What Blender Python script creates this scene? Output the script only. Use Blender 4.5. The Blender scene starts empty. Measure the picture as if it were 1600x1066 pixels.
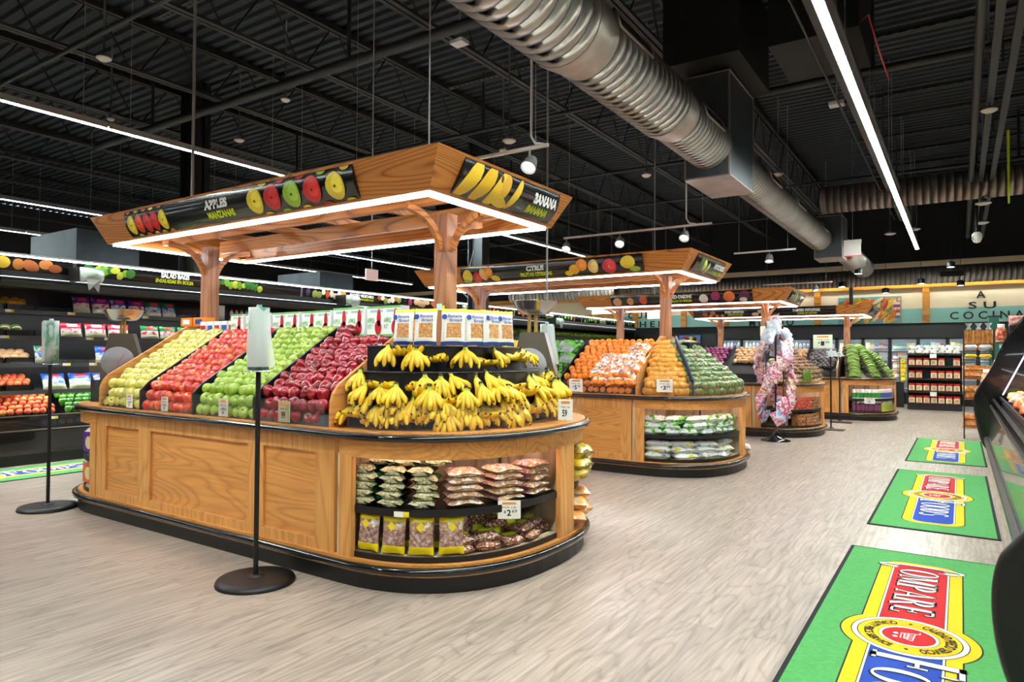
import bpy, math, random
from mathutils import Vector, Matrix
rnd = random.Random(7)
SC = bpy.context.scene
COL = SC.collection
PI = math.pi
rad = math.radians

# ---------------------------------------------------------------- camera, world, exposure
EYE = Vector((0, 0, 1.5))
yaw, pitch, roll = rad(33.53), rad(1.153), rad(.337)
Fv = Vector((-math.sin(yaw)*math.cos(pitch), math.cos(yaw)*math.cos(pitch), math.sin(pitch)))
R0 = Vector((math.cos(yaw), math.sin(yaw), 0)); U0 = R0.cross(Fv)
Rv = R0*math.cos(roll)+U0*math.sin(roll); Uv = -R0*math.sin(roll)+U0*math.cos(roll)
cd = bpy.data.cameras.new('camera'); cam = bpy.data.objects.new('camera', cd); COL.objects.link(cam)
cd.sensor_width = 36; cd.sensor_fit = 'HORIZONTAL'; cd.lens = 1057.5/1600*36
cd.clip_start = .05; cd.clip_end = 200
M4 = Matrix((Rv, Uv, -Fv)).transposed().to_4x4(); M4.translation = EYE
cam.matrix_world = M4
SC.camera = cam
SC.view_settings.view_transform = 'Standard'; SC.view_settings.look = 'None'
SC.view_settings.gamma = 1; SC.view_settings.use_curve_mapping = False
SC.view_settings.exposure = 1.45
try:
    SC.cycles.max_bounces = 6; SC.cycles.diffuse_bounces = 3; SC.cycles.glossy_bounces = 3
    SC.cycles.transparent_max_bounces = 12; SC.cycles.transmission_bounces = 4
    SC.cycles.caustics_reflective = False; SC.cycles.caustics_refractive = False
    SC.cycles.sample_clamp_indirect = 6
except Exception:
    pass
W = bpy.data.worlds.new('world'); SC.world = W; W.use_nodes = True
W.node_tree.nodes['Background'].inputs[0].default_value = (.75, .85, 1, 1)
W.node_tree.nodes['Background'].inputs[1].default_value = .3
LIGHT_STRIP = 64.0      # ceiling strip lights
LIGHT_CANOPY = 12.0     # led strips under the wooden canopies
LIGHT_SPOT = 150.0      # track heads, watts
LIGHT_CASE = 7.0        # strips inside the refrigerated cases

# ---------------------------------------------------------------- small helpers
def lin(c):
    return tuple(((x/255)/12.92 if x/255 <= .04045 else ((x/255+.055)/1.055)**2.4) for x in c[:3])+(1,)

MATS = {}
def mat(name, rgb, rough=.5, metal=0., emit=0., alpha=1., spec=.5, noise=0., nscale=8., coat=0., vary=0., bump=0., sheen=0.):
    """plain procedural material; NOISE mottles it, VARY changes it from one object to the next"""
    if name in MATS: return MATS[name]
    m = bpy.data.materials.new(name); m.use_nodes = True; nt = m.node_tree; b = nt.nodes['Principled BSDF']
    c = lin(rgb)
    b.inputs['Base Color'].default_value = c; b.inputs['Roughness'].default_value = rough
    b.inputs['Metallic'].default_value = metal; b.inputs['Alpha'].default_value = alpha
    b.inputs['Specular IOR Level'].default_value = spec; b.inputs['Coat Weight'].default_value = coat
    if emit: b.inputs['Emission Color'].default_value = c; b.inputs['Emission Strength'].default_value = emit
    if noise or vary or bump:
        tc = nt.nodes.new('ShaderNodeTexCoord'); n = nt.nodes.new('ShaderNodeTexNoise'); n.inputs['Scale'].default_value = nscale
        n.inputs['Detail'].default_value = 4
        nt.links.new(tc.outputs['Object'], n.inputs['Vector'])
        h = nt.nodes.new('ShaderNodeHueSaturation'); h.inputs['Color'].default_value = c
        mr = nt.nodes.new('ShaderNodeMapRange'); mr.inputs['From Min'].default_value = .3; mr.inputs['From Max'].default_value = .7
        mr.inputs['To Min'].default_value = 1-noise; mr.inputs['To Max'].default_value = 1+noise*.5
        nt.links.new(n.outputs['Fac'], mr.inputs['Value'])
        if vary:
            oi = nt.nodes.new('ShaderNodeObjectInfo'); m2 = nt.nodes.new('ShaderNodeMapRange')
            m2.inputs['To Min'].default_value = 1-vary; m2.inputs['To Max'].default_value = 1+vary*.4
            nt.links.new(oi.outputs['Random'], m2.inputs['Value'])
            mu = nt.nodes.new('ShaderNodeMath'); mu.operation = 'MULTIPLY'
            nt.links.new(mr.outputs[0], mu.inputs[0]); nt.links.new(m2.outputs[0], mu.inputs[1]); nt.links.new(mu.outputs[0], h.inputs['Value'])
            m3 = nt.nodes.new('ShaderNodeMapRange'); m3.inputs['To Min'].default_value = .5-vary*.06; m3.inputs['To Max'].default_value = .5+vary*.06
            ma = nt.nodes.new('ShaderNodeMath'); ma.operation = 'FRACT'; mb_ = nt.nodes.new('ShaderNodeMath'); mb_.operation = 'MULTIPLY'; mb_.inputs[1].default_value = 17.3
            nt.links.new(oi.outputs['Random'], mb_.inputs[0]); nt.links.new(mb_.outputs[0], ma.inputs[0]); nt.links.new(ma.outputs[0], m3.inputs['Value'])
            nt.links.new(m3.outputs[0], h.inputs['Hue'])
        else:
            nt.links.new(mr.outputs[0], h.inputs['Value'])
        nt.links.new(h.outputs[0], b.inputs['Base Color'])
        if bump:
            bp = nt.nodes.new('ShaderNodeBump'); bp.inputs['Strength'].default_value = bump; bp.inputs['Distance'].default_value = .01
            nt.links.new(n.outputs['Fac'], bp.inputs['Height']); nt.links.new(bp.outputs[0], b.inputs['Normal'])
    MATS[name] = m
    return m

def ramp(nt, stops):
    r = nt.nodes.new('ShaderNodeValToRGB')
    while len(r.color_ramp.elements) < len(stops): r.color_ramp.elements.new(.5)
    for e, (p, c) in zip(r.color_ramp.elements, stops): e.position = p; e.color = lin(c)
    return r

def blend_mat(name, stops, scale, rough=.35, detail=3, stretch=(1, 1, 1), coat=0., vor=False, vary=0., metal=0.):
    """noise (or cell) pattern run through colour stops: mottled fruit skin, printed bags, nuts in a bag"""
    if name in MATS: return MATS[name]
    m = bpy.data.materials.new(name); m.use_nodes = True; nt = m.node_tree; b = nt.nodes['Principled BSDF']
    tc = nt.nodes.new('ShaderNodeTexCoord'); mp = nt.nodes.new('ShaderNodeMapping'); mp.inputs['Scale'].default_value = stretch
    oi = nt.nodes.new('ShaderNodeObjectInfo'); ad = nt.nodes.new('ShaderNodeVectorMath'); ad.operation = 'ADD'
    sc_ = nt.nodes.new('ShaderNodeVectorMath'); sc_.operation = 'SCALE'; sc_.inputs['Scale'].default_value = 9.
    cx = nt.nodes.new('ShaderNodeCombineXYZ')
    nt.links.new(oi.outputs['Random'], cx.inputs[0]); nt.links.new(oi.outputs['Random'], cx.inputs[2]); nt.links.new(cx.outputs[0], sc_.inputs[0])
    nt.links.new(tc.outputs['Object'], mp.inputs['Vector']); nt.links.new(mp.outputs[0], ad.inputs[0]); nt.links.new(sc_.outputs[0], ad.inputs[1])
    if vor:
        n = nt.nodes.new('ShaderNodeTexVoronoi'); n.inputs['Scale'].default_value = scale; out = n.outputs['Distance']
        sp = nt.nodes.new('ShaderNodeSeparateColor'); nt.links.new(n.outputs['Color'], sp.inputs[0]); out = sp.outputs[0]
    else:
        n = nt.nodes.new('ShaderNodeTexNoise'); n.inputs['Scale'].default_value = scale; n.inputs['Detail'].default_value = detail; out = n.outputs['Fac']
    nt.links.new(ad.outputs[0], n.inputs['Vector'])
    r = ramp(nt, stops); nt.links.new(out, r.inputs[0])
    src = r.outputs[0]
    if vary:
        h = nt.nodes.new('ShaderNodeHueSaturation'); m2 = nt.nodes.new('ShaderNodeMapRange')
        m2.inputs['To Min'].default_value = 1-vary; m2.inputs['To Max'].default_value = 1+vary*.3
        nt.links.new(oi.outputs['Random'], m2.inputs['Value']); nt.links.new(m2.outputs[0], h.inputs['Value'])
        nt.links.new(src, h.inputs['Color']); src = h.outputs[0]
    nt.links.new(src, b.inputs['Base Color'])
    b.inputs['Roughness'].default_value = rough; b.inputs['Coat Weight'].default_value = coat; b.inputs['Metallic'].default_value = metal
    MATS[name] = m
    return m

def grain_mat(name, light, mid, dark, axis=0, scale=1.6, rings=9., rough=.42, planks=None, offset=(0, 0, 0), fine=.5):
    """oak: contour lines of a stretched noise give the cathedral figure; PLANKS=(length, width) adds board tones for the floor"""
    if name in MATS: return MATS[name]
    m = bpy.data.materials.new(name); m.use_nodes = True; nt = m.node_tree; b = nt.nodes['Principled BSDF']
    L = nt.links.new
    tc = nt.nodes.new('ShaderNodeTexCoord'); mp = nt.nodes.new('ShaderNodeMapping'); L(tc.outputs['Object'], mp.inputs['Vector'])
    s = [1., 1., 1.]; s[axis] = .16; mp.inputs['Scale'].default_value = s; mp.inputs['Location'].default_value = offset
    vec = mp.outputs[0]
    if planks:
        br = nt.nodes.new('ShaderNodeTexBrick'); mr_ = nt.nodes.new('ShaderNodeMapping'); mr_.inputs['Rotation'].default_value = (0, 0, PI/2 if axis == 1 else 0)
        L(tc.outputs['Object'], mr_.inputs['Vector']); L(mr_.outputs[0], br.inputs['Vector'])
        br.inputs['Scale'].default_value = 1.; br.inputs['Brick Width'].default_value = planks[0]; br.inputs['Row Height'].default_value = planks[1]
        br.inputs['Mortar Size'].default_value = .0012; br.inputs['Color1'].default_value = (0, 0, 0, 1); br.inputs['Color2'].default_value = (1, 1, 1, 1)
        br.inputs['Mortar'].default_value = (.5, .5, .5, 1); br.offset = .37
        sc_ = nt.nodes.new('ShaderNodeVectorMath'); sc_.operation = 'SCALE'; sc_.inputs['Scale'].default_value = 5.
        ad = nt.nodes.new('ShaderNodeVectorMath'); ad.operation = 'ADD'
        L(br.outputs['Color'], sc_.inputs[0]); L(vec, ad.inputs[0]); L(sc_.outputs[0], ad.inputs[1]); vec = ad.outputs[0]
    n = nt.nodes.new('ShaderNodeTexNoise'); n.inputs['Scale'].default_value = scale; n.inputs['Detail'].default_value = 1.2; n.inputs['Roughness'].default_value = .45
    L(vec, n.inputs['Vector'])
    mu = nt.nodes.new('ShaderNodeMath'); mu.operation = 'MULTIPLY'; mu.inputs[1].default_value = rings; L(n.outputs['Fac'], mu.inputs[0])
    fr = nt.nodes.new('ShaderNodeMath'); fr.operation = 'PINGPONG'; fr.inputs[1].default_value = .5; L(mu.outputs[0], fr.inputs[0])
    r = ramp(nt, [(0., dark), (.12, mid), (.32, light), (.5, light)]); L(fr.outputs[0], r.inputs[0])
    r.color_ramp.elements[0].position = 0
    f = nt.nodes.new('ShaderNodeTexNoise'); f.inputs['Scale'].default_value = 38; f.inputs['Detail'].default_value = 3
    mp2 = nt.nodes.new('ShaderNodeMapping'); s2 = [1., 1., 1.]; s2[axis] = .05; mp2.inputs['Scale'].default_value = s2
    L(tc.outputs['Object'], mp2.inputs['Vector']); L(mp2.outputs[0], f.inputs['Vector'])
    mr = nt.nodes.new('ShaderNodeMapRange'); mr.inputs['From Min'].default_value = .35; mr.inputs['From Max'].default_value = .65
    mr.inputs['To Min'].default_value = 1-.25*fine; mr.inputs['To Max'].default_value = 1+.12*fine; L(f.outputs['Fac'], mr.inputs['Value'])
    h = nt.nodes.new('ShaderNodeHueSaturation'); L(r.outputs[0], h.inputs['Color']); val = mr.outputs[0]
    if planks:
        sp = nt.nodes.new('ShaderNodeSeparateColor'); L(br.outputs['Color'], sp.inputs[0])
        m3 = nt.nodes.new('ShaderNodeMapRange'); m3.inputs['To Min'].default_value = .9; m3.inputs['To Max'].default_value = 1.06; L(sp.outputs[0], m3.inputs['Value'])
        m4 = nt.nodes.new('ShaderNodeMath'); m4.operation = 'MULTIPLY'; L(m3.outputs[0], m4.inputs[0]); L(val, m4.inputs[1])
        m5 = nt.nodes.new('ShaderNodeMapRange'); m5.inputs['To Min'].default_value = 1.; m5.inputs['To Max'].default_value = .72; L(br.outputs['Fac'], m5.inputs['Value'])
        m6 = nt.nodes.new('ShaderNodeMath'); m6.operation = 'MULTIPLY'; L(m4.outputs[0], m6.inputs[0]); L(m5.outputs[0], m6.inputs[1]); val = m6.outputs[0]
    L(val, h.inputs['Value']); L(h.outputs[0], b.inputs['Base Color'])
    b.inputs['Roughness'].default_value = rough
    MATS[name] = m
    return m

def clear_mat(name, rgb, alpha, rough=.08):
    """clear plastic or glass: mostly see-through, a little sheen and a little body"""
    if name in MATS: return MATS[name]
    m = bpy.data.materials.new(name); m.use_nodes = True; nt = m.node_tree; nt.nodes.remove(nt.nodes['Principled BSDF'])
    out = nt.nodes['Material Output']; tr = nt.nodes.new('ShaderNodeBsdfTransparent'); gl = nt.nodes.new('ShaderNodeBsdfGlossy'); di = nt.nodes.new('ShaderNodeBsdfDiffuse')
    gl.inputs['Roughness'].default_value = rough; di.inputs['Color'].default_value = lin(rgb)
    a = nt.nodes.new('ShaderNodeMixShader'); a.inputs[0].default_value = alpha; c = nt.nodes.new('ShaderNodeMixShader')
    nt.links.new(tr.outputs[0], a.inputs[1]); nt.links.new(di.outputs[0], a.inputs[2])
    c.inputs[0].default_value = .03; nt.links.new(a.outputs[0], c.inputs[1]); nt.links.new(gl.outputs[0], c.inputs[2]); nt.links.new(c.outputs[0], out.inputs['Surface'])
    MATS[name] = m
    return m

class MB:
    """collects geometry for ONE mesh object"""
    def __init__(s): s.v = []; s.f = []; s.mi = []; s.sm = []
    def add(s, vs, fs, m=0, smooth=False, M=None):
        k = len(s.v)
        s.v += [tuple(M @ Vector(p)) for p in vs] if M is not None else [tuple(p) for p in vs]
        for f in fs: s.f.append([k+i for i in f]); s.mi.append(m); s.sm.append(smooth)
        return s
    def box(s, x0, x1, y0, y1, z0, z1, m=0, M=None):
        vs = [(x, y, z) for x in (x0, x1) for y in (y0, y1) for z in (z0, z1)]
        return s.add(vs, [(0, 1, 3, 2), (4, 6, 7, 5), (0, 4, 5, 1), (2, 3, 7, 6), (0, 2, 6, 4), (1, 5, 7, 3)], m, False, M)
    def bar(s, a, b, w, h=None, m=0, up=(0, 0, 1)):
        a, b = Vector(a), Vector(b); h = h or w; d = (b-a); L = d.length; d.normalize(); up = Vector(up)
        if abs(d.dot(up)) > .99: up = Vector((1, 0, 0))
        sx = d.cross(up).normalized(); sz = sx.cross(d)
        vs = []
        for e in (a, b):
            for i, j in ((-1, -1), (1, -1), (1, 1), (-1, 1)): vs.append(e+sx*w/2*i+sz*h/2*j)
        return s.add(vs, [(0, 3, 2, 1), (4, 5, 6, 7), (0, 1, 5, 4), (1, 2, 6, 5), (2, 3, 7, 6), (3, 0, 4, 7)], m)
    def tube(s, pts, r, n=8, m=0, caps=True, closed=False):
        pts = [Vector(p) for p in pts]; N = len(pts); rs = r if isinstance(r, (list, tuple)) else [r]*N
        rings = []; prev = None
        for i, p in enumerate(pts):
            a = pts[(i-1) % N] if (closed or i) else pts[0]; b = pts[(i+1) % N] if (closed or i < N-1) else pts[-1]
            d = (b-a).normalized()
            if prev is None:
                u = Vector((0, 0, 1)) if abs(d.z) < .9 else Vector((1, 0, 0)); x = d.cross(u).normalized()
            else:
                x = (prev-d*prev.dot(d)).normalized()
            prev = x; y = d.cross(x)
            rings.append([p+(x*math.cos(2*PI*k/n)+y*math.sin(2*PI*k/n))*rs[i] for k in range(n)])
        vs = [q for rg in rings for q in rg]; fs = []
        for i in range(N if closed else N-1):
            for k in range(n):
                a = i*n+k; b = i*n+(k+1) % n; c = ((i+1) % N)*n+(k+1) % n; d = ((i+1) % N)*n+k
                fs.append((a, b, c, d))
        s.add(vs, fs, m, True)
        if caps and not closed:
            s.add(rings[0], [tuple(range(n))[::-1]], m); s.add(rings[-1], [tuple(range(n))], m)
        return s
    def lathe(s, prof, n=16, m=0, M=None, mats=None):
        """prof = [(r, z), ...] bottom to top"""
        vs = []; fs = []; ms = []
        for r, z in prof:
            for k in range(n): vs.append((r*math.cos(2*PI*k/n), r*math.sin(2*PI*k/n), z))
        for i in range(len(prof)-1):
            fs2 = [(i*n+k, i*n+(k+1) % n, (i+1)*n+(k+1) % n, (i+1)*n+k) for k in range(n)]
            for f in fs2: fs.append(f); ms.append(mats[i] if mats else m)
        k0 = len(s.v)
        s.v += [tuple(M @ Vector(p)) for p in vs] if M is not None else vs
        for f, mm in zip(fs, ms): s.f.append([k0+i for i in f]); s.mi.append(mm); s.sm.append(True)
        return s
    def extrude(s, poly, a, b, axis='z', m=0, smooth=False, cap=True):
        """closed 2D polygon swept between a and b along an axis"""
        def P3(p, t):
            return {'z': (p[0], p[1], t), 'y': (p[0], t, p[1]), 'x': (t, p[0], p[1])}[axis]
        n = len(poly); vs = [P3(p, a) for p in poly]+[P3(p, b) for p in poly]
        s.add(vs, [(i, (i+1) % n, n+(i+1) % n, n+i) for i in range(n)], m, smooth)
        if cap: s.add(vs[:n], [tuple(range(n))[::-1]], m); s.add(vs[n:], [tuple(range(n))], m)
        return s
    def wall(s, path, z0, z1, m=0, thick=0., smooth=True, closed=False):
        """vertical ribbon along a plan path; THICK > 0 gives it depth to the left of the path"""
        n = len(path); P_ = [Vector((p[0], p[1], 0)) for p in path]
        if thick:
            nor = []
            for i in range(n):
                d = (P_[min(i+1, n-1)]-P_[max(i-1, 0)]).normalized(); nor.append(Vector((-d.y, d.x, 0)))
            inn = [p+q*thick for p, q in zip(P_, nor)]
            vs = []
            for o, i_ in zip(P_, inn): vs += [(o.x, o.y, z0), (o.x, o.y, z1), (i_.x, i_.y, z1), (i_.x, i_.y, z0)]
            for j in range(4):
                fs = [(4*i+j, 4*i+4+j, 4*i+4+(j+1) % 4, 4*i+(j+1) % 4) for i in range(n-1)]
                s.add(vs, fs, m, False)
            s.add(vs[:4], [(0, 1, 2, 3)], m); s.add(vs[-4:], [(3, 2, 1, 0)], m)
        else:
            vs = [(p.x, p.y, z) for p in P_ for z in (z0, z1)]
            s.add(vs, [(2*i, 2*i+2, 2*i+3, 2*i+1) for i in range(n-1)], m, smooth)
        return s
    def slab(s, poly, z0, z1, m=0, M=None):
        n = len(poly); vs = [(p[0], p[1], z0) for p in poly]+[(p[0], p[1], z1) for p in poly]
        return s.add(vs, [tuple(range(n))[::-1], tuple(range(n, 2*n))]+[(i, (i+1) % n, n+(i+1) % n, n+i) for i in range(n)], m, False, M)
    def mesh(s, name, mats):
        me = bpy.data.meshes.new(name); me.from_pydata(s.v, [], s.f)
        for m in mats: me.materials.append(m)
        me.polygons.foreach_set('material_index', [min(i, max(0, len(mats)-1)) for i in s.mi])
        me.polygons.foreach_set('use_smooth', s.sm)
        me.update()
        return me
    def build(s, name, mats, parent=None):
        if not isinstance(mats, (list, tuple)): mats = [mats]
        o = bpy.data.objects.new(name, s.mesh(name, mats)); COL.objects.link(o)
        if parent is not None: adopt(o, parent)
        return o

def adopt(o, parent):
    """child keeps its world coordinates under a parent that is only translated"""
    o.parent = parent
    T = Vector(parent['_t']) if parent.get('_t') else Vector((0, 0, 0))
    o.matrix_parent_inverse = Matrix.Translation(-T)
def tag(o, label, cat, group=None, kind=None):
    if label: o['label'] = label
    if cat: o['category'] = cat
    if group: o['group'] = group
    if kind: o['kind'] = kind
    return o
def thing(name, label, cat, loc, group=None):
    o = bpy.data.objects.new(name, None); COL.objects.link(o); o.empty_display_size = .1
    o.location = loc; o['_t'] = tuple(loc)
    return tag(o, label, cat, group)
def struct(o):
    o['kind'] = 'structure'; return o
def put(me, name, loc, rot=(0, 0, 0), sc=1., parent=None):
    """a copy that shares mesh data"""
    o = bpy.data.objects.new(name, me); COL.objects.link(o); o.location = loc; o.rotation_euler = rot
    o.scale = (sc,)*3 if not isinstance(sc, (tuple, list)) else sc
    if parent is not None: o.parent = parent
    return o
def dup(root, M, label=None, group=None):
    """copy a thing with its parts and sub-parts"""
    r = root.copy(); COL.objects.link(r); r.matrix_world = M
    if label: r['label'] = label
    if group: r['group'] = group
    for ch in root.children:
        c = ch.copy(); COL.objects.link(c); c.parent = r; c.matrix_parent_inverse = ch.matrix_parent_inverse.copy()
        for g in ch.children:
            d = g.copy(); COL.objects.link(d); d.parent = c; d.matrix_parent_inverse = g.matrix_parent_inverse.copy()
    return r
ONES = 'zeroth first second third fourth fifth sixth seventh eighth ninth tenth eleventh twelfth thirteenth fourteenth fifteenth sixteenth seventeenth eighteenth nineteenth'.split()
TENS = {2: ('twenty', 'twentieth'), 3: ('thirty', 'thirtieth'), 4: ('forty', 'fortieth'), 5: ('fifty', 'fiftieth'), 6: ('sixty', 'sixtieth'), 7: ('seventy', 'seventieth')}
def nth(n):
    if n < 20: return ONES[n]
    a, b = divmod(n, 10)
    return TENS[a][1] if b == 0 else TENS[a][0]+'-'+ONES[b]
def Tm(loc, rot=(0, 0, 0), sc=(1, 1, 1)):
    from mathutils import Euler
    return Matrix.LocRotScale(Vector(loc), Euler(rot), Vector(sc))

# text: glyph outlines of the built-in font, mapped onto any surface
GL = {}
def glyphs(body, bold=.02):
    k = (body, bold)
    if k not in GL:
        c = bpy.data.curves.new('lettering', 'FONT'); c.body = body; c.offset = bold; c.resolution_u = 3
        o = bpy.data.objects.new('lettering', c); me = bpy.data.meshes.new_from_object(o)
        vs = [tuple(v.co) for v in me.vertices]; fs = [tuple(p.vertices) for p in me.polygons]
        x0 = min(v[0] for v in vs); x1 = max(v[0] for v in vs); y0 = min(v[1] for v in vs); y1 = max(v[1] for v in vs)
        GL[k] = ([((v[0]-x0)/(x1-x0), (v[1]-y0)/(y1-y0)) for v in vs], fs, (x1-x0)/(y1-y0))
        bpy.data.objects.remove(o); bpy.data.meshes.remove(me); bpy.data.curves.remove(c)
    return GL[k]
def lettering(body, fmap, s0, s1, t0, t1, m, parent, name='lettering', bold=.02, slant=0.):
    """text filling the box s0..s1 x t0..t1 of the surface map fmap(s, t)"""
    vs, fs, _ = glyphs(body, bold)
    b = MB(); b.add([fmap(s0+(s1-s0)*x+slant*y*(t1-t0), t0+(t1-t0)*y) for x, y in vs], fs)
    return b.build(name, m, parent)
def plane_map(o, ex, ey, lift=.002):
    o, ex, ey = Vector(o), Vector(ex), Vector(ey); n = ex.cross(ey).normalized()*lift
    return lambda s, t: o+ex*s+ey*t+n
def disc(fmap, cs, ct, rs, rt, n=18, a0=0, a1=2*PI, rot=0.):
    pts = []
    for k in range(n):
        a = a0+(a1-a0)*k/(n if a1-a0 > 6.2 else n-1)
        x, y = rs*math.cos(a), rt*math.sin(a)
        pts.append(fmap(cs+x*math.cos(rot)-y*math.sin(rot), ct+x*math.sin(rot)+y*math.cos(rot)))
    return pts
# ---------------------------------------------------------------- materials
OAK = dict(light=(216, 156, 92), mid=(196, 132, 70), dark=(158, 96, 44))
oak_x = grain_mat('oak_grain_x', (220, 154, 82), (212, 144, 72), (198, 130, 62), 0, 3.0, 24)
oak_z = grain_mat('oak_grain_z', (222, 160, 90), (214, 150, 80), (202, 138, 70), 2, 3.0, 16)
oak_y = grain_mat('oak_grain_y', (218, 156, 88), (208, 144, 76), (182, 116, 52), 1, 2.0, 22)
can_x = grain_mat('canopy_oak_x', (196, 126, 60), (184, 112, 48), (134, 74, 26), 0, 1.9, 34)
can_y = grain_mat('canopy_oak_y', (192, 124, 60), (178, 108, 46), (128, 72, 24), 1, 1.9, 34)
post_m = grain_mat('post_oak', (168, 116, 78), (156, 104, 66), (128, 82, 50), 2, 2.6, 16)
pale_in = grain_mat('pale_interior', (226, 206, 176), (214, 190, 156), (176, 142, 104), 2, 2.2, 7)
floor_m = grain_mat('plank_floor', (180, 164, 152), (174, 158, 146), (159, 142, 130), 1, 5.0, 13, rough=.34, planks=(1.25, .19), fine=1.1)
black_gloss = mat('black_gloss', (9, 9, 11), .18, coat=.6)
black_satin = mat('black_satin', (13, 13, 15), .42)
black_matte = mat('black_matte', (16, 17, 19), .7)
black_step = mat('black_step', (22, 23, 27), .3)
case_black = mat('case_black', (14, 15, 17), .35)
case_grey = mat('case_grey', (62, 64, 68), .4)
steel = mat('steel', (190, 190, 190), .22, 1.)
galv = mat('galvanised', (176, 166, 154), .4, .6, noise=.2, nscale=3.5)
galv_dark = mat('galvanised_dark', (96, 104, 112), .42, .7, noise=.2, nscale=2.5)
slot_dark = mat('slot_dark', (8, 8, 9), .8)
deck_m = mat('deck_paint', (26, 37, 46), .62)
joist_m = mat('joist_paint', (34, 34, 34), .6)
chord_m = mat('joist_chord', (48, 50, 50), .55)
pipe_m = mat('pipe_paint', (44, 48, 51), .5)
white_p = mat('white_plastic', (235, 235, 232), .45)
grey_p = mat('grey_plastic', (150, 152, 154), .45)
paper = mat('white_card', (240, 238, 230), .6)
cream_paper = mat('cream_card', (238, 228, 186), .6)
yellow_p = mat('yellow_print', (240, 214, 30), .5)
lime_txt = mat('lime_print', (205, 222, 30), .5)
white_txt = mat('white_print', (236, 236, 236), .5)
black_txt = mat('black_print', (20, 20, 22), .5)
sign_black = mat('sign_black', (14, 15, 18), .22, coat=.5)
led = mat('led_strip', (236, 238, 255), emit=LIGHT_CANOPY)
tube_m = mat('ceiling_tube', (246, 255, 246), emit=LIGHT_STRIP)
case_led = mat('case_led', (245, 250, 255), emit=LIGHT_CASE)
spot_m = mat('spot_lens', (255, 250, 240), emit=35.)
acryl = clear_mat('clear_acrylic', (200, 205, 210), .02)
film = clear_mat('clear_film', (220, 226, 230), .35, .2)
cream_w = mat('cream_wall', (250, 236, 200), .8)
teal_w = mat('teal_wall', (152, 208, 196), .8)
char_w = mat('charcoal_wall', (26, 30, 34), .8)
beam_w = grain_mat('pine_beam', (230, 160, 60), (218, 146, 50), (190, 116, 34), 0, 2.2, 6)
P = {}   # printed colours
def ink(rgb, rough=.45):
    k = 'print_%02x%02x%02x' % rgb
    return mat(k, rgb, rough)

# ---------------------------------------------------------------- room shell
X0, X1, Y0, Y1, ZC = -27., 9., -7., 25.5, 6.5
b = MB(); b.add([(X0, Y0, 0), (X1, Y0, 0), (X1, Y1, 0), (X0, Y1, 0)], [(0, 1, 2, 3)])
struct(b.build('floor', floor_m))
b = MB(); vs = []; y = Y0; k = 0; pr_ = []
while y < Y1+.5:                       # corrugated roof deck, flutes along x
    pr_ += [(y, ZC), (y+.055, ZC), (y+.08, ZC+.05), (y+.145, ZC+.05), (y+.17, ZC)]
    y += .2
for (yy, zz) in pr_: vs += [(X0, yy, zz), (X1, yy, zz)]
b.add(vs, [(2*i, 2*i+2, 2*i+3, 2*i+1) for i in range(len(pr_)-1)])
b.box(X0, X1, Y0, Y1, ZC+.06, ZC+.1)
struct(b.build('ceiling', deck_m))
for nm, bx in (('wall_left', (X0-.2, X0, Y0, Y1, 0, ZC)), ('wall_right', (X1, X1+.2, Y0, Y1, 0, ZC)), ('wall_front', (X0, X1, Y0-.2, Y0, 0, ZC))):
    b = MB(); b.box(*bx); struct(b.build(nm, char_w))
b = MB(); b.box(X0, X1, Y1, Y1+.2, 0, 2.72); struct(b.build('wall_back', char_w))
YW = Y1-.012
b = MB(); b.box(X0, X1, Y1-.01, Y1+.2, 2.6, 3.07); struct(b.build('wall_back_teal', teal_w))
b = MB(); b.box(X0, X1, Y1-.01, Y1+.2, 3.07, 3.75); struct(b.build('wall_back_cream', cream_w))
b = MB(); b.box(X0, X1, Y1-.01, Y1+.2, 3.75, 4.42); struct(b.build('wall_back_band', char_w))
b = MB(); b.box(X0, X1, Y1-.01, Y1+.2, 4.42, 4.6); struct(b.build('wall_back_cream_band', cream_w))
b = MB(); b.box(X0, X1, Y1-.01, Y1+.2, 4.6, ZC+.1); struct(b.build('wall_back_upper', char_w))
b = MB(); b.box(X0, X1, Y1-.14, Y1-.01, 3.74, 3.93); struct(b.build('trim_1', beam_w))
for i, x in enumerate((-10.9, -8.9, -7.3, -4.13, -.91, 2.2, 4.6)):
    b = MB(); b.box(x-.1, x+.1, Y1-.12, Y1-.012, 2.6, 3.75); struct(b.build('trim_%d' % (i+2), beam_w))
b = MB(); b.tube([(-3.05, 25.2, 2.6), (-3.05, 25.2, 5.2)], .06, 8); struct(b.build('trim_9', pipe_m))

# wall lettering (raised letters)
def wall_word(body, x0, x1, z0, z1, label):
    fm = lambda s, t: Vector((s, Y1-.03, t))
    vs, fs, _ = glyphs(body, .015)
    b = MB(); P0 = [(x0+(x1-x0)*p, Y1-.035, z0+(z1-z0)*q) for p, q in vs]
    b.add(P0, fs); P2 = [(p[0], Y1-.012, p[2]) for p in P0]; b.add(P2, fs)
    o = b.build('wall_lettering', black_txt); tag(o, label, 'lettering')
wall_word('Y O U R', -11.55, -10.3, 2.98, 3.22, 'dark letters YOUR on the teal back wall above the left case')
wall_word('K I T C H E N', -12.2, -9.65, 2.62, 2.86, 'dark letters KITCHEN under the word YOUR on the back wall')
wall_word('M U N D O', -6.45, -4.92, 2.58, 2.85, 'dark letters MUNDO low on the teal back wall')
wall_word('S U', -6.05, -5.35, 2.95, 3.2, 'dark letters SU above the word MUNDO on the back wall')
wall_word('A', .42, .66, 3.34, 3.56, 'single dark letter A high on the cream back wall')
wall_word('S U', .22, .92, 3.01, 3.23, 'dark letters SU between the letter A and the word COCINA')
wall_word('C O C I N A', -.27, 1.62, 2.69, 2.93, 'dark letters COCINA on the teal back wall at right')

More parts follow.
